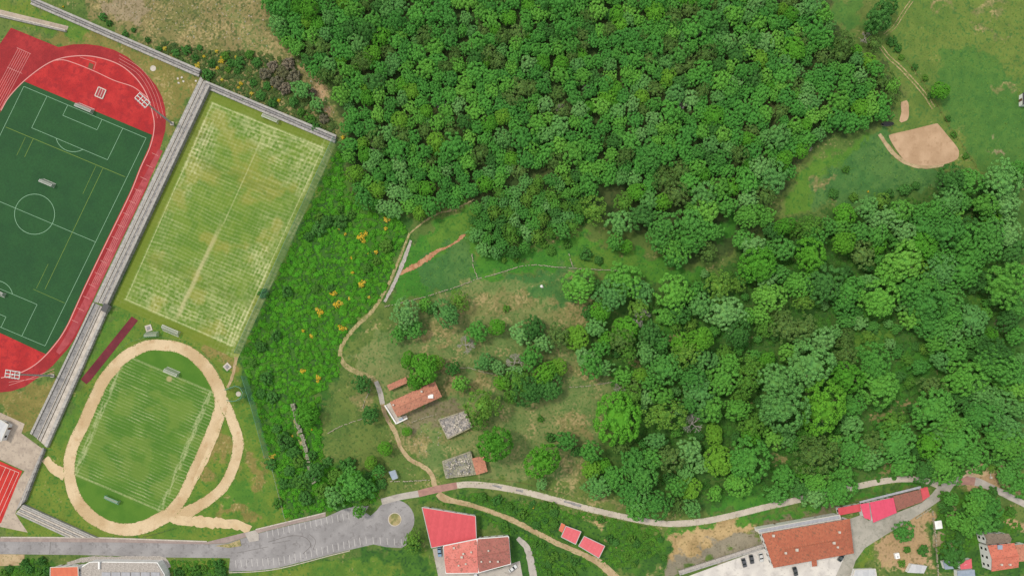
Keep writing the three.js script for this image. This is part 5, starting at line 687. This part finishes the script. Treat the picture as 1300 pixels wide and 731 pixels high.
const list = `514,398,16,g 524.6,417.7,11,o 505,424,10,o 537.7,387,8.5,y 582,381,11,v 567.7,397.7,15,g 548.5,391.5,7,d 604.6,422,12,o 630.8,414.6,9,l 678.5,416,13,d 663,424,12,g 688.5,434.6,11,g 591,438,12,x
735.4,362,17,y 759,365,9,d 792,356,19,y 777,374.6,15,g 815,370,13,g 858.5,370,20,y 884.6,368.5,10,o 863,394.6,14,d 763,394.6,14,l 747.7,397.7,8,d 755,416,12,g 795,417.7,14,l 826,422,13,d 815,402,13,x 811,390,12,v 846,402,11,o 732,428.5,13,l 709,425,14,b 771,431.5,10,l 789,431.5,13,b 820,436,9,g 838.5,434.6,10,o 866,436,13,l 892,430,15,l 889,387,13,g 898.5,365,8,d
914,361,16,v 964.6,334.6,19,l 974,353,13,g 991,345,11,o 1015,359,16,y 977,374.6,19,y 1049,359,23,d 1077,368.5,17,o 1074,384,15,o 924.6,396,22,g 937,405,9,y 949,402,9,y 966,397.7,11,y 972,416,11,v 940,425,15,d 1000,416,15,b 1023,414.6,12,b 1023,382,12,v 992,396,10,b 1020,436,11,g 1046,433,12,g 1061.5,422,8,g 1075,428.5,11,b 1077,407,9,o 946,351.5,8,o 937,361,9,v 1095,362,10,o
1120,381,21,y 1129,345,14,y 1164.6,336,13,l 1180,361,16,o 1200,344,18,g 1228,344,18,o 1154,365,13,o 1180,384,20,o 1204.6,378,17,o 1154,387,11,g 1160,404,11,y 1183,408.5,18,o 1208,399,15,o 1195,418,13,o 1254,359,13,d 1281.5,361,21,o 1292,345,10,o 1238.5,405,17,g 1254,398,8,o 1281.5,404,12,d 1294,388.5,14,o 1261.5,425,8,l 1191,436,12,o 1211,425,11,g 1234,434.6,9,o 1248,434.6,10,d 1291,425,11,o 1106,358,11,g
537,467.7,17,l 552,460,11,l 517,457,9,l 526,486,9,l 575,467.7,10,d 583,487.7,10,y 614,460,11,g 631,466,10,g 654,460,12,x 674,454,13,o 655,472,10,g 657,486,16,v 637,486,10,l 648,505,8,v 674,497,16,d 692,474,13,l 697,492,15,d 614,514,19,v 607.7,535,9,v 628,565,23,l
709,466,11,l 744.6,454,13,g 752,464.6,14,o 766,467.7,11,g 761.5,443,10,o 798.5,449,11,v 821.5,451,13,g 840,444.6,9,d 872,449,17,v 892,457,12,g 846,467.7,16,o 792,477,11,y 814,477,10,l 826,484.6,11,o 807.7,491,9,b 843,504.6,12,o 823,504.6,9,g 787.7,492,9,x 786,532,26,l 803,504.6,13,v 814,520,6,g 843,529,20,v 878.5,480,15,o 887.7,497,18,g 877,514,11,o 880,538,14,x 892,526,10,d 860,549,6,o
929,460,12,y 921.5,449,10,v 920,483,17,o 954,469,15,v 951,486,15,v 975,457,10,l 958.5,452,8,o 1001.5,447.7,11,y 1031,466,23,g 992,484.6,22,g 995,518.5,29,g 1049,517,27,l 1077,478.5,19,l 1074,451,14,b 1076,467,7,x 1084.6,515,16,o 938.5,520,15,y 940,504.6,12,v 957,538.5,15,v 907.7,546,9,l 906,520,14,o 1041.5,541.5,11,g 1081.5,538.5,13,g 907.7,458.5,9,g
1112,460,19,o 1121,488,22,o 1169,466,11,o 1195,457,11,g 1217,447.7,14,o 1223,460,6,o 1186,492,13,b 1227.7,481.5,19,y 1226,503,17,d 1247.7,498.5,15,g 1192,518.5,22,o 1171,527.7,11,o 1207.7,537,18,o 1247.7,526,19,o 1269,511,15,g 1266,447.7,19,d 1261.5,460,17,o 1277,467.7,17,o 1274,484.6,12,o 1292,474,13,o 1292,495,12,y 1295,520,13,g 1272,534,12,g 1284.6,546,14,g 1137,535,12,v 1138.5,549,14,o
718.5,560.4,13,o 749,574,12,o 733,574,7,d 751,596,12,l 766,591,8,l 789,566.5,11,b 834,559,11,g 816,564,6,o 807.7,586.5,14,o 827.7,583.5,14,o 817,606.5,18,o 780,605,12,o 760,619,15,g 801.5,625,16,o 811,636,13,g 807.7,648,14,o 834,642,16,o 851,582,15,b 877,572.7,14,g 891,589.6,10,g 871,602,11,g 858.5,620,13,o 875,620,13,l 880,646.5,11,g 860,643.5,10,b 851,608,7,d 689,585.7,22,l 688,615,7,g
914,585,17,l 907.7,556,9,l 949,585,22,o 937,614,15,y 909,626.5,10,y 957,606.5,10,o 955,554,12,l 983,556,12,y 1000,552.7,11,g 1007.7,563.5,9,o 1024.6,552.7,10,y 997,605,14,o 986,628,11,o 1040,577,27,b 1061.5,562,9,y 1021.5,599,10,l 1038.5,611,15,y 1017,622,13,d 1037,631,13,g 1066,623.5,19,o 1071,602,14,o 1081.5,571,17,o 1095,582,12,o 963,565,9,o
1141.5,565,21,o 1109,565,16,b 1106,582,12,g 1147.7,592.7,14,o 1183,563.5,15,l 1177,599,16,d 1200,591,17,o 1211,602,11,o 1220,560,21,o 1238.5,579,17,o 1192,549.6,11,g 1266,557,14,o 1284.6,565,16,o 1294,582,12,o 1284.6,605,15,o 1297,616,12,o
1246,633,13,o 1261.5,645,13,o 1149,677,10,o 1209,635,8,o 1241.7,645,13,o 1252,665,14,o 1231,669,12,o 1215,662.6,10,o 1213,706,13,d
786,281.5,14,g 826,254,11,g 817,274,14,d 780,306,10,o 795,312,8,l 809,243,12,l 843,255,11,l 792,255,12,v 755,266,14,v 747.7,234,12,o 895,246,14,g 915,238.5,13,o 877,263,9,o 898.5,267.7,13,y 878.5,281.5,14,o 844.6,286,17,o 838.5,303,16,o 857,312,18,o 875,306,15,o 894,291,13,o 909,294,9,o 900,320,11,b 860,326,14,o 860,245,12,b 923,260,11,o
929,237,10,l 951,252,13,g 951,272,15,o 971,274,13,o 974,246,13,b 984.6,224.6,14,g 997,286,11,l 981.5,292,10,d 1011,291,9,v 1031,286,14,v 1034,301.5,14,o 1074,271,12.5,l 943,304.6,12,o 957,312,12,g 966,326,15,l 978.5,315,9,o 997,317,12,o 1032,323,18,l 1074,307.7,15,l 1055,287.7,9,o 1069,289,9,o 1104.6,261.5,13,g 1114,278.5,12,g 1094,295,12,o 1097,322,14,b 1115,297,12,o 1018,311,8,d
1212,227,17,d 1232,226,15,o 1278,225,19,g 1297,216,13,o 1207.7,254.6,15,g 1223,256,12,o 1192,267,13,o 1252,259,13,o 1280,257.7,17,g 1120,254.6,10,v 1146,267,13,o 1135,274.6,13,g 1169,270,12,o 1152,294.6,12,g 1177,288.5,15,o 1206,291.5,17,o 1232,290,13,d 1258.5,291.5,17,o 1281.5,296,15,g 1261.5,274.6,11,l 1212,273,9,y 1116,312,10,l 1173,310,17,l 1151,331,20,y 1228,303,14,o 1239,322.6,16,o 1199.5,330,15,o 1261,308,16,o 1291,318,13,d 1142.6,309.5,9,o
382,112,11,g 1197,113.5,11,l 401,131,7,g 446,616,16,o 424,632,13,g 387,527,13,l 464,620,12,o 398,600,11,d 488,570,8,l 470,588,9,l 458,487,11,d 469,526,10,d 516,548,5,l 455,650,8,o 523,688,11,v 525,694,8,o 480,597,8,o 1118,20,14,d 1130,8,12,d 1112,52,9,b 1100,47,8,x 1109,33,8,o`;
for (const w of list.trim().split(/\s+/)) { const [a, b, r, k] = w.split(','); tree(+a, +b, +r, k, specials[`${a},${b}`]); }
const inside = (p, q) => { let c = false; for (let i = 0, j = q.length - 1; i < q.length; j = i++) if ((q[i][1] > p[1]) !== (q[j][1] > p[1]) && p[0] < (q[j][0] - q[i][0]) * (p[1] - q[i][1]) / (q[j][1] - q[i][1]) + q[i][0]) c = !c; return c; };
function wood(poly, r0, r1, tries, mix, crowd, grow) {
  const xs = poly.map((p) => p[0]), ys = poly.map((p) => p[1]), x0 = Math.min(...xs), x1 = Math.max(...xs), y0 = Math.min(...ys), y1 = Math.max(...ys);
  for (let i = 0; i < tries; i++) {
    const px = lerp(x0, x1, T()), py = lerp(y0, y1, T()), r = lerp(r0, r1, T() * T()) * (i > tries * 0.6 ? 0.8 : 1); if (!inside([px, py], poly)) continue;
    let ok = true; for (const q of taken) { const d = crowd * (q[2] + r); if ((q[0] - px) ** 2 + (q[1] - py) ** 2 < d * d) { ok = false; break; } } if (!ok) continue;
    const f = T(); let k = 'o', acc = 0; for (const [kk, share] of mix) { acc += share; if (f < acc) { k = kk; break; } } tree(px, py, r, k, undefined, grow);
  }
}
const n0 = taken.length;
wood([[338, -12], [1028, -12], [1060, 30], [1090, 62], [1108, 78], [1132, 100], [1142, 120], [1135, 140], [1110, 152], [1062, 158], [1032, 178], [1012, 204], [998, 226], [960, 232], [900, 226], [830, 240], [770, 226], [720, 222], [690, 205], [655, 220], [600, 246], [560, 262], [520, 272], [490, 264], [452, 248], [440, 222], [438, 190], [436, 160], [440, 140], [424, 112], [404, 92], [378, 72], [358, 48], [346, 26]], 8, 13.5, 16000, [['d', 0.05], ['b', 0.1], ['g', 0.14], ['o', 0.1], ['y', 0.13], ['l', 0.09], ['m', 0.39]], 0.74, 1.12);
for (const [a, b] of [[476, 186], [712, 138], [868, 130], [1025, 186], [744, 108], [610, 60], [885, 36], [560, 130]]) tree(a, b, 8, 'x', undefined);
const n1 = taken.length;
wood([[604, 262], [640, 236], [700, 222], [748, 232], [752, 270], [722, 296], [680, 300], [670, 318], [618, 322], [596, 300]], 7, 11, 1500, [['d', 0.1], ['o', 0.4], ['v', 0.35], ['g', 0.15]], 0.72);
wood([[760, 400], [900, 345], [1010, 288], [1100, 262], [1290, 222], [1305, 600], [1180, 600], [1080, 600], [1000, 560], [900, 560], [820, 560], [770, 450]], 6, 9, 700, [['d', 0.3], ['v', 0.15], ['o', 0.4], ['g', 0.15]], 0.86);
console.log('trees', n0, n1, taken.length);

const laneLines = [[[556, 626], [575, 636], [597, 641], [630, 652], [656, 663], [675, 673], [710, 691], [745, 706], [784, 736]], [[657, 683], [668, 694], [673, 708], [678, 735]], [[1165, 656], [1182, 645]], [[522, 292], [488, 385], [447, 420], [431, 448]]];
const onLane = (x, y, w = 5.5) => laneLines.some((l) => l.some((p, i) => { if (!i) return false; const q = l[i - 1], dx = p[0] - q[0], dy = p[1] - q[1], t = clamp(((x - q[0]) * dx + (y - q[1]) * dy) / (dx * dx + dy * dy)); return Math.hypot(x - q[0] - dx * t, y - q[1] - dy * t) < w; }));
const yellow = [[232, 202, 62], [226, 194, 56], [234, 208, 84]].map((c) => leafMat(...c)), blossomGeo = leafGeo(761, { lobes: 14, lr: [0.3, 0.42], leaves: 22, leaf: 0.11, rag: 0.2, core: 0, flat: 0.72, low: 0.05, jit: 0.7 });
const shrubMats = { s: [[72, 126, 42], [84, 134, 44], [64, 118, 46]], k: [[64, 122, 48], [70, 128, 54], [60, 114, 44]], h: [[112, 112, 92], [98, 104, 72], [126, 120, 104]] }; for (const k in shrubMats) shrubMats[k] = shrubMats[k].map((c) => leafMat(...c));
const SH = { s: ['green_shrub', 'leafy mid green shrub'], k: ['dark_shrub', 'dark green rounded shrub'], h: ['heather_shrub', 'grey brown heather shrub'] };
function zone(px, py) { if (px < 445 && py < 185) return 'on the heath above the concrete terraces'; if (px < 530 && py < 665) return 'in the scrub beside the ball stop nets'; if (py > 605 && px < 900) return 'on the bank below the concrete lane'; if (px > 1080 && py > 605) return 'in the gardens beside the barns'; if (px > 1030 && py < 260) return 'on the pasture near the riding arena'; return 'in the clearings of the wood and farm'; }
function shrub(px, py, r, k) {
  const R = r * S, p = G(px, py, R * 0.6), z = zone(px, py);
  if (k === 'f') { const g = thing('gorse_shrub', `yellow flowering gorse shrub ${z}`, 'shrub', p, `gorse shrubs ${z}`); const a = mesh('foliage', crowns.bush[Math.floor(T() * 3)], shrubMats.s[Math.floor(T() * 3)], g), b = mesh('blossom', blossomGeo, yellow[Math.floor(T() * 3)], g); a.position.y = 0.25; b.position.y = 0.36; b.scale.setScalar(1.02); g.scale.set(R, R * 0.95, R); g.rotation.y = T() * 6.28; return; }
  const g = thing(SH[k][0], `${SH[k][1]} ${z}`, 'shrub', p, `${SH[k][1]}s ${z}`); mesh('stems', bushStems, M.bark, g); const c = mesh('foliage', crowns.bush[Math.floor(T() * 3)], shrubMats[k][Math.floor(T() * 3)], g); c.position.y = 0.28; g.scale.set(R * (0.9 + 0.2 * T()), R * (0.85 + 0.3 * T()), R * (0.9 + 0.2 * T())); g.rotation.y = T() * 6.28;
}
for (const [x, y, r] of [[79, 8, 2.2], [208, 61, 4], [258, 71, 3], [274, 64.5, 3.4], [281, 76.5, 5], [250, 84, 4.4], [275, 86, 3.4], [299, 72, 3.4], [305, 105.5, 4], [302, 111, 3.4], [318.5, 118, 3.8], [281, 101, 3.2], [342, 109, 3.4], [353, 127, 3.6], [370, 125.5, 3.2], [435, 174, 4], [490, 279, 4.6], [489.4, 290, 3.6], [458, 301, 8], [477, 320, 4], [446, 327, 3.2], [447, 346, 3.6], [458, 361.5, 6], [424, 372, 5.4], [427, 387, 7], [443, 379, 3.2], [468, 377, 2.8], [406, 396, 6.4], [433.5, 417, 5.6], [395, 426.5, 4.6], [383, 471, 4.6], [404, 480, 5], [384, 420, 3.4], [467, 322, 2.4], [370, 554, 3], [345, 579.7, 4.4], [346, 591, 4], [330, 529, 2.6], [676, 644, 3.6], [344, 110, 3.6], [430, 290, 2.6], [438, 297, 3], [395, 545, 2.4], [1103, 243, 2]]) { shrub(x, y, r * 0.66, 'f'); if (r > 4) { shrub(x + r * 0.9 * Math.cos(x), y + r * 0.9 * Math.sin(x), r * 0.4, 'f'); shrub(x - r * 0.8 * Math.sin(y), y + r * 0.8 * Math.cos(y), r * 0.34, 'f'); } }
for (const w of '334,372,7,k 363,370,7,k 391,300,7,k 404,290,9,k 414,280,8,k 432,281,9,s 445,272,6,s 405,275,6,s 432,265,5,s 330,440,8,k 338,480,9,k 345,505,8,k 360,560,11,k 372,575,10,k 350,545,6,k 385,630,7,k 420,366,6,s 400,366,6,s 490,312,9,s 478,332,6,s 465,340,7,s 320,460,6,s 349,426,7,k 330,500,7,k 343,590,8,k 410,625,10,s 425,606,11,s 440,590,10,k 380,612,9,s 352,640,7,s 1109,416,9,k 1143,443,7,k 1165,440,6.5,k 1211,466,5,s 643,391,5,s 687,532,4.5,s 700,555,6,s 838,590,4,s 985,428,6,s 1153,698,5,s 1173.6,699,7,s 1147,716,5,s 1200,630,7,s 1224,650,7,s 1262,625,7,s 1285,650,7,s 1240,655,6,s 1196,660,6,s 263,94,7,k 222,66,5,k 235,62,6,k 246,72,5,k 268,80,5,k 285,70,6,s 292,80,5,k 302,78,7,k 316,68,6,s 325,78,7,k 336,92,8,h 345,82,7,h 358,90,9,h 366,80,8,h 372,95,8,h 350,104,8,h 362,112,8,h 338,108,6,k 330,120,7,k 320,104,5,k 345,130,6,k 372,128,7,k 392,150,7,s 400,160,6,k 410,150,6,h 288,88,4,s 252,60,4,k 168,37,3.5,k 158,42,4,k 186,50,4,k 128,20,5,k 137,28,4,k 200,62,4,k 300,90,4,k 310,125,4,k 395,118,6,h 382,142,5,s 1176,98,4,s 1163,84,4,s 1183,120,4,s 1205,150,4,s 1213,170,4,s 1228,198,4,s 1146,72,4,s 1141,60,5,k 1135,52,6,k 1075,215,5,s 1060,245,7,s 1085,250,6,s 1150,240,8,k 1130,246,6,k 1165,235,6,k 655,330,4,s 700,318,6,s 720,310,6,s 745,322,8,k 690,310,5,s 640,330,4,s 760,330,6,s'.split(' ')) { const [a, b, r, k] = w.split(','); shrub(+a, +b, +r, k); }
{ // scattered shrubs on the banks below the lane and in the scrub
  const spread = (poly, n, r0, r1, kinds) => { const xs = poly.map((p) => p[0]), ys = poly.map((p) => p[1]); let c = 0, g = 0; while (c < n && g++ < n * 40) { const x = lerp(Math.min(...xs), Math.max(...xs), T()), y = lerp(Math.min(...ys), Math.max(...ys), T()); if (!inside([x, y], poly) || onLane(x, y, 7)) continue; shrub(x, y, lerp(r0, r1, T()), kinds[Math.floor(T() * kinds.length)]); c++; } };
  spread([[600, 626], [700, 640], [715, 655], [705, 680], [640, 650]], 16, 3, 7, ['s', 's', 'k']); spread([[690, 700], [740, 712], [760, 728], [690, 740]], 12, 3, 6, ['s']); spread([[745, 655], [838, 672], [845, 712], [790, 722], [775, 690]], 18, 2.5, 6, ['s', 's', 'k']);
  spread([[610, 640], [690, 690], [680, 720], [655, 680], [612, 655]], 6, 3, 5, ['s']); spread([[1195, 640], [1285, 650], [1280, 672], [1240, 690], [1200, 720], [1194, 690]], 18, 4, 8, ['s', 's', 'k']); spread([[212, 712], [288, 712], [288, 735], [215, 735]], 12, 4, 7, ['k', 's']); spread([[30, 708], [64, 712], [60, 735], [0, 735], [0, 722]], 9, 4, 7, ['k', 's']);
  spread([[410, 585], [485, 605], [480, 636], [415, 648], [370, 655], [352, 610], [380, 560]], 20, 5, 9, ['s', 's', 'k']);
}
console.log('shrubs');

// ---------------------------------------------------------------- ground cover nobody could count
function cover(name, label, cat, geo, mat, polys, n, r0, r1, seed, sy = 1, avoid = null) {
  const R = rng(seed), im = new THREE.InstancedMesh(geo, mat, n), m = new THREE.Matrix4(), q = new THREE.Quaternion(), up = new THREE.Vector3(0, 1, 0), col = new THREE.Color(); let c = 0, g = 0;
  const areas = polys.map((p) => { const xs = p.map((a) => a[0]), ys = p.map((a) => a[1]); return [Math.min(...xs), Math.max(...xs), Math.min(...ys), Math.max(...ys)]; }), tot = areas.map((a) => (a[1] - a[0]) * (a[3] - a[2])), sum = tot.reduce((a, b) => a + b, 0);
  while (c < n && g++ < n * 30) { let t = R() * sum, i = 0; while (t > tot[i]) t -= tot[i++]; const a = areas[i], x = lerp(a[0], a[1], R()), y = lerp(a[2], a[3], R()); if (!inside([x, y], polys[i]) || onLane(x, y) || (avoid && avoid(x, y))) continue; const p = G(x, y), s = lerp(r0, r1, R() * R()), v = 0.78 + 0.44 * R(); q.setFromAxisAngle(up, R() * 6.28); m.compose(new THREE.Vector3(...p), q, new THREE.Vector3(s, s * sy * (0.7 + 0.6 * R()), s)); im.setMatrixAt(c, m); im.setColorAt(c, col.setRGB(v * (0.85 + 0.3 * R()), v, v * (0.85 + 0.3 * R()))); c++; }
  im.count = c; im.name = name; im.castShadow = im.receiveShadow = true; im.userData.kind = 'stuff'; tag(im, label, cat); scene.add(im); return im;
}
const tuft = leafGeo(771, { lobes: 5, lr: [0.4, 0.6], leaves: 16, leaf: 0.2, core: 0, flat: 0.6, low: 0.1, jit: 0.8, rag: 0.2 }), mound = leafGeo(772, { lobes: 10, lr: [0.34, 0.5], leaves: 34, leaf: 0.14, core: 20, flat: 0.55, low: 0.02, jit: 0.8, rag: 0.25 });
const scrubPoly = [[430, 186], [440, 240], [498, 268], [520, 292], [486, 374], [446, 418], [428, 442], [434, 468], [405, 505], [412, 590], [478, 606], [482, 636], [412, 648], [364, 660], [348, 600], [316, 490], [306, 452]];
cover('bramble_cover', 'low bright green bramble cover beside the ball stop nets', 'brambles', mound, leafMat(80, 156, 34), [scrubPoly], 4600, 0.4, 1.8, 881, 0.95);
cover('heath_scrub', 'low dark scrub along the heath above the concrete terraces', 'scrub', mound, leafMat(84, 112, 56), [[[205, 52], [262, 64], [330, 66], [372, 78], [400, 130], [430, 160], [425, 172], [262, 104], [205, 66]]], 1500, 0.4, 1.5, 888, 0.8);
cover('bank_cover', 'low green undergrowth on the banks below the concrete lane', 'undergrowth', mound, leafMat(78, 136, 40), [[[560, 640], [600, 626], [700, 642], [836, 672], [846, 700], [780, 722], [700, 682], [610, 645]], [[610, 652], [700, 692], [755, 716], [690, 740], [650, 690]], [[1190, 640], [1230, 625], [1290, 655], [1300, 672], [1240, 690], [1200, 725]], [[212, 712], [288, 712], [288, 735], [215, 735]], [[0, 722], [28, 722], [32, 708], [62, 712], [58, 735], [0, 735]]], 2600, 0.4, 1.2, 882, 0.8, (x, y) => { for (const [a, b, c, d] of [[705, 772, 660, 712], [640, 665, 680, 740]]) if (x > a && x < b && y > c && y < d) return true; return false; });
cover('meadow_tufts', 'rough grass tufts on the dry meadows and the heath', 'grass', tuft, leafMat(132, 142, 78), [[[60, -5], [330, -5], [350, 40], [400, 90], [435, 160], [330, 128], [262, 96], [205, 58], [110, 14]], [[440, 460], [520, 395], [600, 356], [720, 342], [745, 400], [730, 440], [770, 490], [740, 600], [640, 605], [560, 570], [505, 560], [480, 500]], [[408, 508], [436, 474], [478, 494], [500, 548], [538, 598], [480, 604], [414, 588]]], 5200, 0.1, 0.42, 883, 0.8);
cover('pasture_tufts', 'green grass tufts on the pasture by the riding arena', 'grass', tuft, leafMat(104, 150, 64), [[[1120, 0], [1300, 0], [1300, 205], [1240, 210], [1200, 150], [1150, 80]], [[1000, 268], [1060, 195], [1118, 170], [1150, 206], [1185, 216], [1180, 238], [1060, 262]], [[495, 384], [524, 304], [600, 262], [600, 325], [605, 352], [545, 374]], [[610, 352], [660, 318], [740, 304], [800, 322], [895, 354], [790, 342], [660, 336]]], 4200, 0.1, 0.4, 884, 0.7);
cover('undergrowth', 'dark undergrowth on the floor of the woods', 'undergrowth', mound, leafMat(66, 122, 42), [[[770, 450], [800, 400], [900, 345], [1010, 288], [1100, 262], [1290, 230], [1300, 600], [1180, 602], [1060, 620], [900, 640], [800, 620]], [[610, 260], [748, 232], [752, 280], [680, 318], [610, 320]]], 7500, 0.5, 1.7, 885, 0.7);
{ // grass growing over the edges of the sand and dirt ways
  const ways = [[ovalC, true, 1], [[[281, 505, 7], [298, 545, 6.6], [302, 562, 6.8], [291, 604, 6.6], [266, 633, 6.6], [235, 651, 8]], false, 1], [[[473, 394, 2.4], [452, 414, 2.4], [431.5, 448, 2.6], [453, 472.5, 3.2], [481, 494, 3], [490, 529, 2.6], [508.6, 568, 2.6], [534.6, 591, 2.8], [552, 617, 3.6]], false, 1.4], [[[519.7, 296, 1.2], [492, 362, 1.8], [473, 394, 2.4]], false, 1.2], [[[575, 636, 3.6], [630, 652, 3], [675, 673, 3.2], [745, 706, 3.6], [784, 736, 5]], false, 1.4], [[[579, 616.4, 4], [640, 619.5, 4], [710, 636, 3.9], [780, 653.6, 3.8], [838.8, 664.4, 3.8], [897, 661.3, 4], [970.8, 644.3, 4], [1045, 627, 3.9], [1142, 608.5, 3.8]], false, 0.8], [[[1119, 59, 3], [1142.6, 84, 3], [1169, 112.5, 3], [1186, 137, 3]], false, 1]];
  const R = rng(887), pts = []; for (const [p, closed, k] of ways) for (const [i, c] of curve(p, 0.9, closed).entries()) { const q = curveDir(p, closed, i); if (!q) continue; for (const side of [-1, 1]) if (R() < 0.75 * k) { const o = side * (c[2] + (R() - 0.62) * 1.5); pts.push([c[0] - q[1] * o, c[1] + q[0] * o]); } }
  const im = new THREE.InstancedMesh(tuft, leafMat(112, 146, 62), pts.length), m = new THREE.Matrix4(), qq = new THREE.Quaternion(), up = new THREE.Vector3(0, 1, 0), col = new THREE.Color();
  pts.forEach(([x, y], i) => { const p = G(x, y), s = 0.12 + 0.3 * R() * R(), v = 0.8 + 0.4 * R(); qq.setFromAxisAngle(up, R() * 6.28); m.compose(new THREE.Vector3(...p), qq, new THREE.Vector3(s, s * 0.6, s)); im.setMatrixAt(i, m); im.setColorAt(i, col.setRGB(v * (0.9 + 0.3 * R()), v, v * 0.9)); });
  im.name = 'edge_grass'; im.castShadow = im.receiveShadow = true; im.userData.kind = 'stuff'; tag(im, 'short grass growing along the edges of sand track and lanes', 'grass'); scene.add(im);
}
{ const rock = new THREE.DodecahedronGeometry(1, 0); rock.scale(1, 0.6, 0.85); cover('scattered_stones', 'scattered pale stones on the brown heath', 'stones', rock, M.stone, [[[110, 0], [330, 0], [350, 60], [300, 60], [205, 40]], [[370, 70], [400, 90], [428, 150], [404, 140]], [[515, 540], [560, 530], [560, 570], [530, 580]]], 420, 0.12, 0.5, 886, 0.8); }
console.log('cover');
renderer.render(scene, camera);
